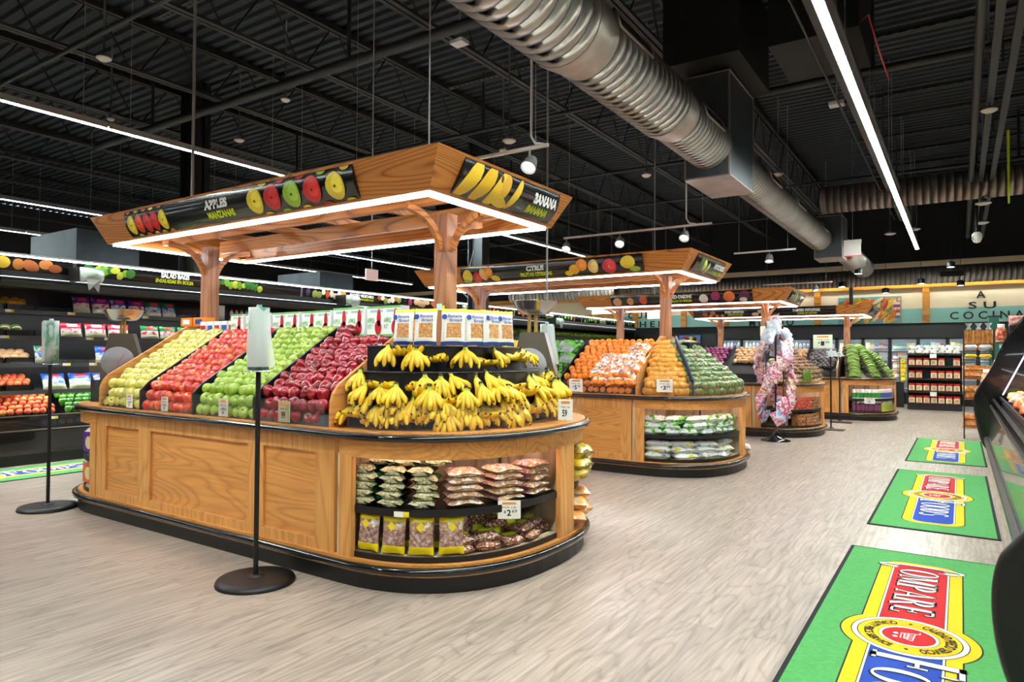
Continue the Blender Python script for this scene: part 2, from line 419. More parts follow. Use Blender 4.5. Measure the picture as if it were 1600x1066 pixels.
# mural of vegetables
b = MB(); b.box(-3.48, -1.6, Y1-.05, Y1-.012, 2.6, 3.5)
mu = b.build('painted_mural', ink((120, 176, 190))); tag(mu, 'colourful painted mural of vegetables and a woman in striped dress on back wall', 'mural')
mm = [ink(c) for c in ((226, 120, 40), (240, 176, 40), (200, 60, 44), (96, 150, 60), (240, 226, 190), (60, 110, 170), (150, 60, 130), (236, 200, 60))]
b = MB(); k = 0
for i in range(150):
    cx = rnd.uniform(-3.25, -1.76); cz = rnd.uniform(2.66, 3.36); 
    a = rnd.uniform(.5, 1.3); L_ = rnd.uniform(.12, .3); w_ = rnd.uniform(.025, .06); c = rnd.choice((0, 0, 0, 1, 1, 2, 3, 4, 7)); k += 1
    b.add(disc(lambda s, t: Vector((min(-1.61, max(-3.47, s)), Y1-.052-k*.0001, min(3.49, max(2.61, t)))), cx, cz, min(L_, .2), w_, 10, rot=a), [tuple(range(10))], c)
for (x0, x1, z0, c) in ((-3.48, -3.0, 3.3, 3), (-3.0, -2.6, 3.38, 3), (-2.4, -1.7, 3.36, 1)):
    b.add(disc(lambda s, t: Vector((s, Y1-.0525, t)), (x0+x1)/2, z0, (x1-x0)/2, .09, 14), [tuple(range(14))], c)
for i in range(6):
    c = (4, 6, 4, 2, 4, 5)[i]; z = 3.22-i*.09
    b.add([(-1.8-.02*i, Y1-.06, z), (-1.64, Y1-.06, z), (-1.64, Y1-.06, z+.085), (-1.8-.02*i, Y1-.06, z+.085)], [(0, 1, 2, 3)], c)
b.add(disc(lambda s, t: Vector((s, Y1-.0605, t)), -1.71, 3.37, .06, .075, 12), [tuple(range(12))], 2)
b.add(disc(lambda s, t: Vector((s, Y1-.061, t)), -1.72, 3.35, .035, .045, 12), [tuple(range(12))], 0)
b.build('painting', mm, mu)
b = MB(); b.box(-1.62, -1.6, Y1-.055, Y1-.012, 2.6, 3.5); b.build('mural_edge', ink((230, 150, 60)), mu)

# ---------------------------------------------------------------- ceiling steel
JX = [-24.3, -21.9, -19.5, -17.1, -14.75, -12.45, -10.25, -7.95, -5.65, -3.4, -1.1, 1.2, 3.5, 5.8]
for i, x in enumerate(JX):
    if x > -2: continue
    b = MB()
    for dx in (-.045, .045):
        b.box(x+dx-.03, x+dx+.03, Y0, Y1, 5.68, 5.72, 1); b.box(x+dx-.03, x+dx+.03, Y0, Y1, ZC-.1, ZC-.01, 0)
    y = Y0+.3; up = False
    while y < Y1-.8:
        b.tube([(x, y, 5.71), (x, y+.46, ZC-.06)], .014, 4, 0, False); b.tube([(x, y+.6, ZC-.06), (x, y+1.06, 5.71)], .014, 4, 0, False)
        y += 1.2
    struct(b.build('ceiling_joist', [joist_m, chord_m]))
# right of the duct only shallow purlins and dotted bridging run along x
for i in range(15):
    y = 6.2+i*1.35; b = MB(); b.box(-1.9, X1, y-.03, y+.03, 6.36, 6.42)
    x = -1.9
    while x < X1: b.box(x, x+.09, y-.045, y-.03, 6.36, 6.385, 1); x += .18
    struct(b.build('ceiling_purlin', [joist_m, chord_m]))
for (x0, x1, y, z, r) in ((-14, 9, 6.45, 5.5, .07), (-14, -3, 9.6, 5.45, .035), (-16, -4, 13.5, 5.5, .03), (-3, 9, 10.6, 5.5, .06), (-16, 9, 16.8, 5.5, .03), (-16, 9, 20.4, 5.5, .03), (-20, -6, 4.2, 5.55, .03)):
    b = MB(); b.tube([(x0, y, z), (x1, y, z)], r, 8)
    for x in range(int(x0)+2, int(x1), 5):
        b.tube([(x, y, z), (x, y, ZC-.02)], .03, 6)
    tag(b.build('ceiling_pipe', pipe_m), None, None, kind='structure')
for (x0, x1, y) in ((-9., -5.2, 4.9), (-7.2, -4.4, 8.9), (-7.5, -3.6, 11.6)):     # perforated channel
    b = MB(); b.box(x0, x1, y-.05, y+.05, 6.0, 6.03); x = x0+.1
    while x < x1-.1: b.box(x, x+.05, y-.02, y+.02, 5.997, 5.9995, 1); x += .1
    struct(b.build('ceiling_channel', [chord_m, slot_dark]))
for (x, y0, y1) in ((-1.15, 4, 20), (.45, 6, 24)):                                # twin wire trays along y
    b = MB()
    for dx in (-.09, .09): b.box(x+dx-.04, x+dx+.04, y0, y1, 5.0, 5.06)
    b.tube([(x-.25, y0, 5.05), (x-.25, y1, 5.05)], .05 if x > 0 else .015, 8)
    yy = y0+1
    while yy < y1: b.box(x-.01, x+.01, yy, yy+.03, 5.06, ZC); yy += 3
    struct(b.build('ceiling_tray', pipe_m))

# dark steel columns
for i, (x, y) in enumerate(((-9.0, 12.2), (-11.9, 14.6), (-11.9, 7.2))):
    b = MB(); w = .2 if i == 0 else .26
    b.box(x-w, x+w, y-.02, y+.02, 0, ZC); b.box(x-w, x-w+.03, y-.14, y+.14, 0, ZC); b.box(x+w-.03, x+w, y-.14, y+.14, 0, ZC)
    struct(b.build('support_column', galv_dark if i == 0 else black_matte))

# ---------------------------------------------------------------- ceiling strip lights
def strip_row(x, z, y0, n, L_, where, drop=True):
    first = None
    for k in range(n):
        y = y0+k*L_
        lb = 'white strip light, %s along the row %s' % (nth(k+1), where)
        if first is None:
            t = thing('ceiling_light', lb, 'light', (x, y, z), 'strip lights '+where)
            b = MB(); b.box(x-.05, x+.05, y, y+L_-.012, z+.012, z+.07); b.box(x-.05, x-.042, y, y+L_-.012, z-.012, z+.012); b.box(x+.042, x+.05, y, y+L_-.012, z-.012, z+.012)
            b.build('housing', grey_p, t)
            b = MB(); b.add([(x-.04, y+.01, z), (x-.04, y+L_-.03, z), (x+.04, y+L_-.03, z), (x+.04, y+.01, z)], [(0, 1, 2, 3)]); b.box(x-.04, x+.04, y+.01, y+L_-.03, z+.002, z+.01)
            b.build('diffuser', tube_m, t)
            b = MB()
            for yy in (y+.3, y+L_-.3): b = MB(); b.tube([(x, yy, z+.07), (x, yy, ZC)], .004, 4); b.build('suspension_wire', grey_p, t)
            first = t
        else: dup(first, Matrix.Translation((x, y, z)), lb)
for args in ((-.98, 4.5, -4.2, 9, 2.9, 'above the floor mats'), (-9.5, 4.5, -4.2, 9, 2.9, 'above the left display case'),
             (-15.65, 4.5, -4.2, 9, 2.9, 'over the dark area beyond the left case'), (-19.65, 4.5, -1.3, 8, 2.9, 'farthest beyond the left case'),
             (5.2, 4.5, -4.2, 9, 2.9, 'added out of frame over the right aisle')):  # unseen row at right, added for overall brightness
    strip_row(*args)
strip_row(-5.0, 4.5, -5.6, 1, 2.9, 'added out of frame behind the camera')  # unseen strip behind the camera, added as fill light

# ---------------------------------------------------------------- round spiral duct with plenum boxes
DX, DZ = -2.82, 4.34
def spiral(name, x, z, y0, y1, r, step=.16, axis='y', parent=None):
    b = MB(); n = 28; prof = []; y = y0
    while y < y1-1e-6:
        prof += [(r, y), (r, min(y+step-.018, y1)), (r+.003, min(y+step-.014, y1)), (r+.003, min(y+step-.004, y1)), (r, min(y+step, y1))]; y += step
    M = Matrix.Translation((x, 0, z)) @ Matrix.Rotation(-PI/2, 4, 'X') if axis == 'y' else Matrix.Translation((0, x, z)) @ Matrix.Rotation(PI/2, 4, 'Y')
    b.lathe(prof, n, 0, M, mats=[(0, 1, 1, 1, 0)[i % 5] for i in range(len(prof))])
    return b.build(name, [galv, galv_dark], parent)
duct = thing('ventilation_duct', 'long round spiral metal duct hanging above the aisle at top centre', 'duct', (DX, 3, DZ))
spiral('duct_section', DX, DZ, -3., 5.0, .385, parent=duct)
spiral('duct_section', DX, DZ, 5.3, 7.3, .35, .13, parent=duct)
spiral('duct_section', DX, DZ, 7.6, 9.05, .315, .11, parent=duct)
spiral('duct_section', DX, DZ, 10.2, 17.6, .29, .13, parent=duct)
spiral('duct_section', DX+.42, DZ-.2, 18.4, 22.6, .28, .14, parent=duct)
for (ya, ra, yb, rb) in ((5.0, .392, 5.3, .355), (7.3, .355, 7.6, .32)):
    b = MB(); b.lathe([(ra, ya-.02), (ra, ya+.05), (rb, yb), (rb, yb+.02)], 28, 0, Matrix.Translation((DX, 0, DZ)) @ Matrix.Rotation(-PI/2, 4, 'X')); b.build('duct_reducer', galv, duct)
def ring_patch(y0, y1, r, a0, a1):
    return lambda s, t: Vector((DX+r*math.cos(a0+(a1-a0)*t), y0+(y1-y0)*s, DZ+r*math.sin(a0+(a1-a0)*t)))
for (y0, y1, r) in ((5.4, 6.15, .362), (7.95, 8.65, .327), (11.4, 12.1, .3), (13.6, 14.3, .3), (16.4, 17.0, .3), (3.2, 3.9, .396)):
    f = ring_patch(y0, y1, r, .12, .62); b = MB()
    vs = [f(s/4, t/4) for s in range(5) for t in range(5)]; b.add(vs, [(5*i+j, 5*i+j+1, 5*i+j+6, 5*i+j+5) for i in range(4) for j in range(4)])
    g = b.build('air_grille', slot_dark, duct)
    b = MB(); pts = [f(0, 0), f(1, 0), f(1, .5), f(1, 1), f(0, 1), f(0, .5)]; b.tube(pts, .015, 6, 0, False, True); b.build('grille_frame', galv, g)
def plenum(x0, x1, y0, y1, z0, z1, label):
    t = thing('duct_plenum', label, 'duct box', ((x0+x1)/2, y0, z0))
    b = MB(); b.box(x0, x1, y0, y1, z0+.004, z1, 0); b.build('box', galv_dark, t)
    b = MB(); b.box(x0-.012, x1+.012, y0-.012, y1+.012, z0, z0+.02)
    for x in (x0, x1):
        for y in (y0, y1): b.box(x-.012, x+.012, y-.012, y+.012, z0, z1+.01)
    b.box(x0-.012, x1+.012, y0-.012, y1+.012, z1, z1+.02)
    b.build('corner_seam', galv, t)
plenum(-3.14, -2.54, 9.03, 10.25, 3.9, 5.3, 'large square sheet metal duct box hanging near the top centre')
plenum(-2.92, -2.32, 17.6, 18.4, 3.85, 4.85, 'dark grey duct box hanging over the far islands')
b = MB(); b.box(-3.3, -2.3, 8.6, 10.2, 5.35, ZC); b.box(-1.95, -.95, 8.6, 9.9, 5.3, ZC); tag(b.build('rooftop_unit_curb', black_matte), 'black square curb box on the ceiling above the duct box', 'duct box')
cross = thing('ventilation_duct', 'round spiral metal duct crossing the ceiling toward the right edge', 'duct', (-2.5, 16.6, 5.05))
spiral('duct_section', 16.6, 5.02, -2.6, 9., .3, .14, 'x', cross)
back = thing('ventilation_duct', 'long grey round duct running along the cream back wall', 'duct', (-5, 24.5, 4.0))
spiral('duct_section', 24.6, 4.02, -11.5, 9., .25, .14, 'x', back)
b = MB(); b.box(-.5, .1, 24.33, 24.36, 3.95, 4.1); b.build('air_grille', slot_dark, back)
leftd = thing('ventilation_duct', 'grey duct end hanging over the far left display case', 'duct', (-9, 20, 3.6))
spiral('duct_section', 20.2, 3.6, -13.4, -9.3, .24, .14, 'x', leftd)
for i, (x, y, w, z0) in enumerate(((-15.2, 6.2, 1.0, 3.2), (-15.5, 12.5, .9, 3.0))):
    b = MB(); b.box(x-w, x+w, y, y+1.2, z0, (3.9, 3.75)[i]); tag(b.build('duct_plenum', galv_dark), ('grey sheet metal box behind the salad sign', 'grey sheet metal box above the packed vegetable sign')[i], 'duct box')

# ---------------------------------------------------------------- conduits, cables, little ceiling fittings
def rod(x, y, z0, r, m, label, cat='cable', name='hanging_cable', z1=ZC):
    b = MB(); b.tube([(x, y, z0), (x, y, z1)], r, 6); tag(b.build(name, m), label, cat)
def fitting(name, x, y, z, r, label, cat, m=white_p, h=.035):
    t = thing(name, label, cat, (x, y, z))
    b = MB(); b.lathe([(.001, -h), (r*.6, -h), (r, -h*.3), (r, 0), (r*.8, .01), (.001, .01)], 16, 0, Matrix.Translation((x, y, z))); b.build('cover', m, t)
    b = MB(); b.lathe([(r*.5, .01), (r*.5, .05), (.012, .055), (.012, ZC-z)], 10, 0, Matrix.Translation((x, y, z))); b.build('mount', grey_p, t)

t = thing('wall_wash_light', 'long bright light strip under the duct along the cream back wall', 'light', (-2, 25.1, 3.97))
b = MB(); b.box(-11, 6, 25.12, 25.2, 4.0, 4.03); b.build('housing', grey_p, t)
b = MB(); b.box(-11, 6, 25.13, 25.19, 3.975, 3.999); b.build('diffuser', mat('wall_wash', (255, 252, 246), emit=9.), t)
# ---------------------------------------------------------------- produce islands
class Isl:
    def __init__(s, XC, YC, hs=1.63, a=1.04, b=1.14, n=2.4): s.XC, s.YC, s.hs, s.a, s.b, s.n = XC, YC, hs, a, b, n
    def end(s, th, inset=0., side=1):
        c, q = math.cos(rad(th)), math.sin(rad(th)); e = 2/s.n
        return (s.XC+side*(s.hs+(s.a-inset)*abs(c)**e), s.YC+(s.b-inset)*(1 if q > 0 else -1)*abs(q)**e)
    def nrm(s, th, side=1):
        p, q = s.end(th-.5, 0, side), s.end(th+.5, 0, side); d = Vector((q[0]-p[0], q[1]-p[1], 0)).normalized()
        return Vector((d.y, -d.x, 0))*side
    def arc(s, t0, t1, inset=0., side=1, n=26): return [s.end(t0+(t1-t0)*i/n, inset, side) for i in range(n+1)]
    def loop(s, inset=0.):
        return s.arc(-90, 90, inset, 1)+[p for p in s.arc(-90, 90, inset, -1)[::-1]]

def sign_map(p0, p1, up0, up1, nrm, bulge=.035, s0=0, s1=1, t0=0, t1=1):
    """a convex sign on a board: s along, t upward, both 0..1"""
    p0, p1, up0, up1, nrm = map(Vector, (p0, p1, up0, up1, nrm))
    def f(s, t, lift=0.):
        s_ = s; lo = p0.lerp(p1, s_); hi = up0.lerp(up1, s_)
        return lo.lerp(hi, t)+nrm*(bulge*(1-(2*t-1)**2)+lift)
    return f

FR = {}
def fruit_print(parent, f, items, name='printed_picture'):
    """flat printed fruit on a sign: items = (s, t, rs, rt, colour, core colour, rotation)"""
    b = MB(); cols = []; k = 0
    def ci(c):
        m = ink(c, .3)
        if m not in cols: cols.append(m)
        return cols.index(m)
    for (s, t, rs, rt, c, core, rot) in items:
        k += 1; L_ = .002+k*.00025
        cl = lambda q: min(.985, max(.015, q))
        g = lambda a, c_, L2=L_: f(a, cl(c_), L2)
        asp = f.asp
        def ell(cs, ct, r1, r2, lift, mi, n=16, rings=4):
            pts = [f(cs, cl(ct), lift)]; fs = []
            for j in range(1, rings+1):
                for i in range(n):
                    a = 2*PI*i/n; x, y = r1*math.cos(a)*j/rings, r2*math.sin(a)*j/rings
                    xx = x*math.cos(rot)-y*math.sin(rot); yy = x*math.sin(rot)+y*math.cos(rot)
                    pts.append(f(min(.998, max(.002, cs+xx*asp)), cl(ct+yy), lift))
            for i in range(n): fs.append((0, 1+i, 1+(i+1) % n))
            for j in range(rings-1):
                for i in range(n): k0 = 1+j*n; fs.append((k0+i, k0+n+i, k0+n+(i+1) % n, k0+(i+1) % n))
            b.add(pts, fs, mi)
        ell(s, t, rs, rt, L_, ci(c))
        if core:
            ell(s+.2*rs*asp, t+.1*rt, rs*.62, rt*.62, L_+.00008, ci(tuple(min(255, int(q*1.1+14)) for q in c)))
            ell(s, t, rs*.12, rt*.12, L_+.00016, ci(core), rings=1)
    return b.build(name, cols, parent)

def sign(parent, f, length, height, words_=None, items=None, nsub=10, label=None, name='sign_board'):
    """convex black header sign; f = sign_map, words_ = list of (text, s0, s1, t0, t1, material)"""
    f.asp = height/length
    b = MB(); n = 10
    vs = [f(0 if i == 0 else 1, t/n) for i in (0, 1) for t in range(n+1)]
    b.add(vs, [(j, n+1+j, n+2+j, j+1) for j in range(n)], 0, True)
    for e in (0, 1): b.add([f(e, t/n) for t in range(n+1)], [tuple(range(n+1))])
    o = b.build(name, sign_black, parent)
    if label: o['label'] = label
    for (tx, s0, s1, t0, t1, m) in words_ or []:
        lettering(tx, lambda s, t: f(s, t, .003), s0, s1, t0, t1, m, o, bold=.06)
    if items: fruit_print(o, f, items)
    return o

def arc_bracket(b, p, d, h, out, w=.05):
    """curved wooden brace from a post point p, rising by h while reaching OUT along d"""
    p, d = Vector(p), Vector(d); pts = []
    for i in range(7):
        a = i/6; pts.append(p+d*(out*(.45*a+.55*a*a*a))+Vector((0, 0, h*(1-(1-a)**1.5))))
    for q, r in zip(pts, pts[1:]): b.bar(q, r+(r-q)*.08, .042, .05, 0)

def canopy(t, I, zu=2.856, zl=2.59, sc=1., front_sign=None, end_sign=None, posts=True):
    XC, YC = I.XC, I.YC; ux, uy, lx, ly = 2.277*sc, .9, 2.12*sc, .80
    U_ = [(XC-ux, YC-uy), (XC+ux, YC-uy), (XC+ux, YC+uy), (XC-ux, YC+uy)]; L_ = [(XC-lx, YC-ly), (XC+lx, YC-ly), (XC+lx, YC+ly), (XC-lx, YC+ly)]
    for i in range(4):
        j = (i+1) % 4; b = MB(); w = .024
        def inn(p, k): return (p[0]+(w if p[0] < XC else -w), p[1]+(w if p[1] < YC else -w))
        o_ = [(*L_[i], zl), (*L_[j], zl), (*U_[j], zu), (*U_[i], zu)]
        n_ = [(*inn(L_[i], 0), zl), (*inn(L_[j], 0), zl), (*inn(U_[j], 0), zu), (*inn(U_[i], 0), zu)]
        b.add(o_+n_, [(0, 1, 2, 3), (4, 7, 6, 5), (0, 4, 5, 1), (2, 6, 7, 3), (1, 5, 6, 2), (0, 3, 7, 4)])
        b.build('canopy_board', can_x if i % 2 == 0 else can_y, t)
    for s in (-1, 1):                                  # soffit boards and long beams
        b = MB(); b.box(XC-lx+.03, XC+lx-.03, YC+s*ly-(.1 if s > 0 else -.03), YC+s*ly-(.03 if s > 0 else -.1), zl+.0, zl+.025); b.build('canopy_soffit', can_x, t)
        b = MB(); b.box(XC-lx+.2, XC+lx-.2, YC+s*.33-.02, YC+s*.33+.02, zl+.03, zl+.16); b.build('canopy_beam', can_x, t)
    for q in (-.8, -.4, 0, .4, .8): b = MB(); b.box(XC+q*lx-.02, XC+q*lx+.02, YC-ly+.05, YC+ly-.05, zl+.16, zl+.24); b.build('canopy_slat', can_y, t)
    m = .035
    for k, (x0, x1, y0, y1) in enumerate(((XC-lx+m, XC+lx-m, YC-ly+m, YC-ly+m+.045), (XC-lx+m, XC+lx-m, YC+ly-m-.045, YC+ly-m), (XC+lx-m-.045, XC+lx-m, YC-ly+m+.05, YC+ly-m-.05), (XC-lx+m, XC-lx+m+.045, YC-ly+m+.05, YC+ly-m-.05))):
        b = MB(); b.box(x0, x1, y0, y1, zl-.018, zl-.001); b.build('led_strip', led, t)
    px = 1.61*sc
    for s in (-1, 1):
        b = MB(); b.box(XC+s*px-.065, XC+s*px+.065, YC-.065, YC+.065, 1.02, zl+.03); b.build('canopy_post', post_m, t)
        for d in ((0, -1, 0), (0, 1, 0), (s, 0, 0)):
            b = MB(); arc_bracket(b, Vector((XC+s*px, YC, zl-.26))+Vector(d)*.06, d, .28, .4); b.build('post_bracket', can_y, t)
    lean = Vector((0, -(zu-zl), -(uy-ly))).normalized()
    if front_sign:
        x0, x1, words_, items, lb = front_sign
        def at(x, q): return Vector((x, YC-ly-(uy-ly)*q, zl+(zu-zl)*q))
        f = sign_map(at(x0, .07), at(x1, .07), at(x0, .93), at(x1, .93), lean)
        g = lambda s, tt, lift=0.: f(s, tt, lift)
        sign(t, g, x1-x0, zu-zl, words_, items, label=lb)
    if end_sign:
        y0, y1, words_, items, lb = end_sign
        def ae(y, q): return Vector((XC+lx+(ux-lx)*q, y, zl+(zu-zl)*q))
        nn = Vector(((zu-zl), 0, -(ux-lx))).normalized()
        f2 = sign_map(ae(y0, .07), ae(y1, .07), ae(y0, .93), ae(y1, .93), nn)
        h = lambda s, tt, lift=0.: f2(s, tt, lift)
        sign(t, h, y1-y0, zu-zl, words_, items, label=lb)

def board_profile(I, top=1.77, front=.99):
    F_ = I.YC-I.b+.06; B_ = I.YC+I.b-.06
    half = [(F_, 1.0), (F_, 1.17), (F_+.02, 1.23), (F_+.07, 1.29), (F_+.8, top-.02), (F_+.84, top)]
    return half+[(2*I.YC-y, z) for y, z in half[::-1]]

def island(I, label, panels, zc=.965, shelf_z=.5, divider_x=None, body=True):
    t = thing('produce_island', label, 'produce island', (I.XC, I.YC, 0))
    XC, YC, hs = I.XC, I.YC, I.hs; yf = YC-I.b+.04; yb = YC+I.b-.04
    b = MB(); b.slab(I.loop(.02), 0, .11); b.build('kick_base', black_satin, t)
    b = MB(); b.slab(I.loop(.0), .105, .112); b.slab(I.loop(.02), .112, .175); b.build('base_board', oak_x, t)
    b = MB(); b.tube([(x, y, .14) for x, y in I.loop(-.005)], .027, 8, 0, False, True); b.build('base_bumper', black_gloss, t)
    # cabinet between the two curved ends
    x0, x1 = XC-hs-.01, XC+hs-.06
    b = MB(); b.box(x0, x1, yf+.03, yb-.03, .175, .95); b.build('cabinet_body', oak_x, t)
    for side, ys in ((-1, yf), (1, yb)):
        b = MB(); y0, y1 = (ys, ys+.03) if side < 0 else (ys-.03, ys)
        b.box(x0, x1, y0, y1, .83, .95); b.box(x0, x1, y0, y1, .175, .245)
        e = [x0]+[v for p in panels for v in p]+[x1]
        for i in range(0, len(e), 2): b.box(e[i], e[i+1], y0-.001*side*0, y1, .245, .83)
        b.build('panel_frame', oak_z, t)
    for (a, c) in panels:
        b = MB(); b.box(a, c, yf+.02, yf+.031, .245, .83); b.build('side_panel', oak_x, t)
    # apron, counter, rail
    for s in (1, -1): b = MB(); b.wall(I.arc(-90, 90, .03, s)[::s], .83, .95, 0, .025); b.build('apron', oak_x, t)
    b = MB(); b.slab(I.loop(.012), .945, 1.0); b.build('counter_top', oak_x, t)
    b = MB(); b.tube([(x, y, .968) for x, y in I.loop(-.008)], .024, 8, 0, False, True); b.build('counter_rail', black_gloss, t)
    # open curved ends: shelves, stiles, inside walls, shelf light
    for s in (1, -1):
        for z, nm in ((.2, 'shelf'), (shelf_z, 'shelf')):
            b = MB(); b.slab((I.arc(-88, 88, .08, s)+[(XC+s*hs-.0, YC+I.b-.1), (XC+s*hs, YC-I.b+.1)])[::s], z-.02, z); b.build(nm, pale_in if z < .3 else black_satin, t)
            b = MB(); b.wall(I.arc(-87, 2, .062, s)[::s], z-.035, z+.012, 0, .012); b.wall(I.arc(12, 87, .062, s)[::s], z-.035, z+.012, 0, .012); b.build('shelf_lip', black_satin, t)
        for (ta, tb) in ((-90, -86), (2, 12), (86, 90)):
            b = MB(); b.wall(I.arc(ta, tb, .03, s, 5)[::s], .17, .84, 0, .04); b.build('end_stile', oak_z, t)
        ex, ey = I.end(6, .07, s)
        b = MB(); b.box(XC+s*hs-.06, XC+s*hs-.045, YC-I.b+.08, YC+I.b-.08, .175, .94)
        b.bar((XC+s*hs-.04, ey, .56), (ex-.02*s, ey, .56), .014, .77)
        b.box(*sorted((XC+s*hs-.05, XC+s*hs+.02)), YC-I.b+.06, YC-I.b+.085, .175, .84)
        b.build('inner_panel', pale_in, t)
        for yy in (YC-.75, YC-.3): b = MB(); b.box(XC+s*hs-.044, XC+s*hs-.032, yy-.012, yy+.012, .2, .9); b.build('shelf_upright', steel, t)
        b = MB(); b.box(XC+s*(hs+.42)-.012, XC+s*(hs+.42)+.012, ey-.02, ey-.008, .2, .9); b.build('shelf_upright', steel, t)
        b = MB(); b.wall(I.arc(-80, 0, .1, s)[::s], .925, .94, 0, .012); b.build('shelf_light', mat('under_counter_led', (250, 250, 255), emit=9.), t)
    return t

def guards(t, I, spans, z1=1.17, ends=True):
    y = I.YC-I.b+.035
    for a, c in spans:
        b = MB(); b.box(a, c, y, y+.004, 1.0, z1); b.build('clear_guard', acryl, t)

def price_sign(p, ex, label, big='2', small='.69', w=.115, h=.135, m=paper, line='PER LB', cat='price sign', tilt=0.):
    """card in a clear holder; p = bottom centre, ex = unit vector along the card"""
    ex = Vector(ex).normalized(); p = Vector(p); n = ex.cross(Vector((0, 0, 1))).normalized()
    up = (Vector((0, 0, 1))-n*tilt).normalized()
    t = thing('price_sign', label, cat, p, None)
    o = p-ex*w/2
    b = MB(); P_ = [o, o+ex*w, o+ex*w+up*h, o+up*h]; b.add(P_+[q-n*.003 for q in P_], [(0, 1, 2, 3), (7, 6, 5, 4), (0, 4, 5, 1), (1, 5, 6, 2), (2, 6, 7, 3), (3, 7, 4, 0)])
    c = b.build('card', m, t)
    f = lambda s, tt: o+ex*(s*w)+up*(tt*h)+n*.0012
    if big: lettering(big, f, .4 if len(big) < 2 else .28, .58 if len(big) < 2 else .62, .16, .5, black_txt, c, bold=.03)
    if small: lettering(small, f, .62, .84, .33, .5, black_txt, c, bold=.01)
    lettering('$', f, .26, .36, .3, .46, black_txt, c) if big and len(big) < 2 else None
    lettering(line, f, .2, .8, .58, .66, black_txt, c, bold=0)
    b = MB(); q = [f(.2, .78), f(.8, .78), f(.8, .9), f(.2, .9)]; b.add(q, [(0, 1, 2, 3)]); b.build('header_print', ink((222, 140, 50)), c)
    b = MB(); b.bar(p-n*.002+up*-.02, p+up*.02, .03, .004); b.build('holder_clip', acryl, t)
    return t

# ---------------------------------------------------------------- fruit meshes
def apple_mesh(name, r, m, tall=1.0, pinch=0., stem=True):
    prof = [(.001, .10), (.25, .03), (.5, .05), (.78, .24), (.95, .55), (1.0, .95), (.93, 1.35), (.72, 1.66), (.42, 1.78), (.2, 1.70), (.001, 1.55)]
    b = MB(); b.lathe([((q-(pinch*(1-z/1.8) if z < 1 else 0)*q)*r, (z-.9)*r*tall) for q, z in prof], 14)
    if stem: b.tube([(0, 0, .6*r), (.05*r, .03*r, .95*r), (.15*r, .08*r, 1.12*r)], .05*r, 5, 1)
    return b.mesh(name, [m, ink((84, 60, 30))])
def ball_mesh(name, r, m, sx=1., sz=1., n=14, navel=True, tip=None, ecc=0.):
    prof = []
    for i in range(10):
        a = -PI/2+PI*i/9; prof.append((max(.001, math.cos(a))*r*(1+ecc*math.sin(a)), math.sin(a)*r*sz))
    b = MB(); b.lathe(prof, n)
    if navel: b.lathe([(.001, r*sz*1.0), (.13*r, r*sz*.995), (.15*r, r*sz*.95)][::-1], 8, 1)
    return b.mesh(name, [m, tip or ink((96, 84, 40))])

gold_skin = blend_mat('golden_apple_skin', [(.3, (210, 202, 74)), (.5, (224, 216, 108)), (.72, (198, 186, 58))], 14, .28, coat=.5, vary=.12)
gala_skin = blend_mat('gala_apple_skin', [(.34, (196, 34, 24)), (.5, (214, 62, 34)), (.66, (226, 130, 66))], 16, .25, stretch=(1, 1, .25), coat=.6, vary=.2)
gran_skin = blend_mat('green_apple_skin', [(.3, (128, 166, 38)), (.6, (156, 186, 62)), (.8, (176, 196, 88))], 12, .25, coat=.6, vary=.12)
redd_skin = blend_mat('dark_red_apple_skin', [(.3, (120, 8, 22)), (.6, (158, 18, 34)), (.8, (190, 50, 54))], 14, .2, stretch=(1, 1, .3), coat=.7, vary=.22)
orange_skin = blend_mat('orange_skin', [(.3, (240, 128, 18)), (.7, (248, 150, 36))], 40, .35, vary=.12)
lime_skin = blend_mat('lime_skin', [(.3, (70, 150, 40)), (.7, (110, 180, 60))], 30, .3, vary=.15)
mango_y = blend_mat('yellow_mango_skin', [(.3, (208, 136, 34)), (.6, (226, 160, 54)), (.85, (180, 104, 34))], 12, .35, vary=.14)
mango_g = blend_mat('green_mango_skin', [(.25, (50, 80, 22)), (.45, (82, 112, 36)), (.58, (108, 122, 54)), (.7, (112, 70, 58))], 5, .28, vary=.3, coat=.4)
peach_s = blend_mat('peach_skin', [(.3, (226, 150, 60)), (.5, (222, 96, 50)), (.75, (176, 40, 40))], 14, .5, vary=.12)
pepper_s = blend_mat('pepper_skin', [(.3, (44, 120, 24)), (.7, (84, 160, 40))], 14, .2, coat=.6, vary=.18)
potato_s = blend_mat('potato_skin', [(.3, (170, 126, 84)), (.7, (200, 158, 112))], 18, .75, vary=.14)
onion_r = blend_mat('red_onion_skin', [(.3, (110, 20, 70)), (.7, (150, 40, 100))], 12, .3, coat=.3, vary=.15)
onion_w = blend_mat('white_onion_skin', [(.3, (230, 224, 210)), (.7, (244, 240, 230))], 12, .35, vary=.08)
yuca_s = blend_mat('root_skin', [(.3, (96, 64, 44)), (.7, (140, 100, 70))], 18, .75, vary=.2)
dark_root = blend_mat('dark_root_skin', [(.3, (44, 38, 42)), (.7, (78, 66, 66))], 18, .7, vary=.2)
ginger_s = blend_mat('ginger_skin', [(.3, (190, 160, 120)), (.7, (220, 196, 156))], 18, .7, vary=.12)

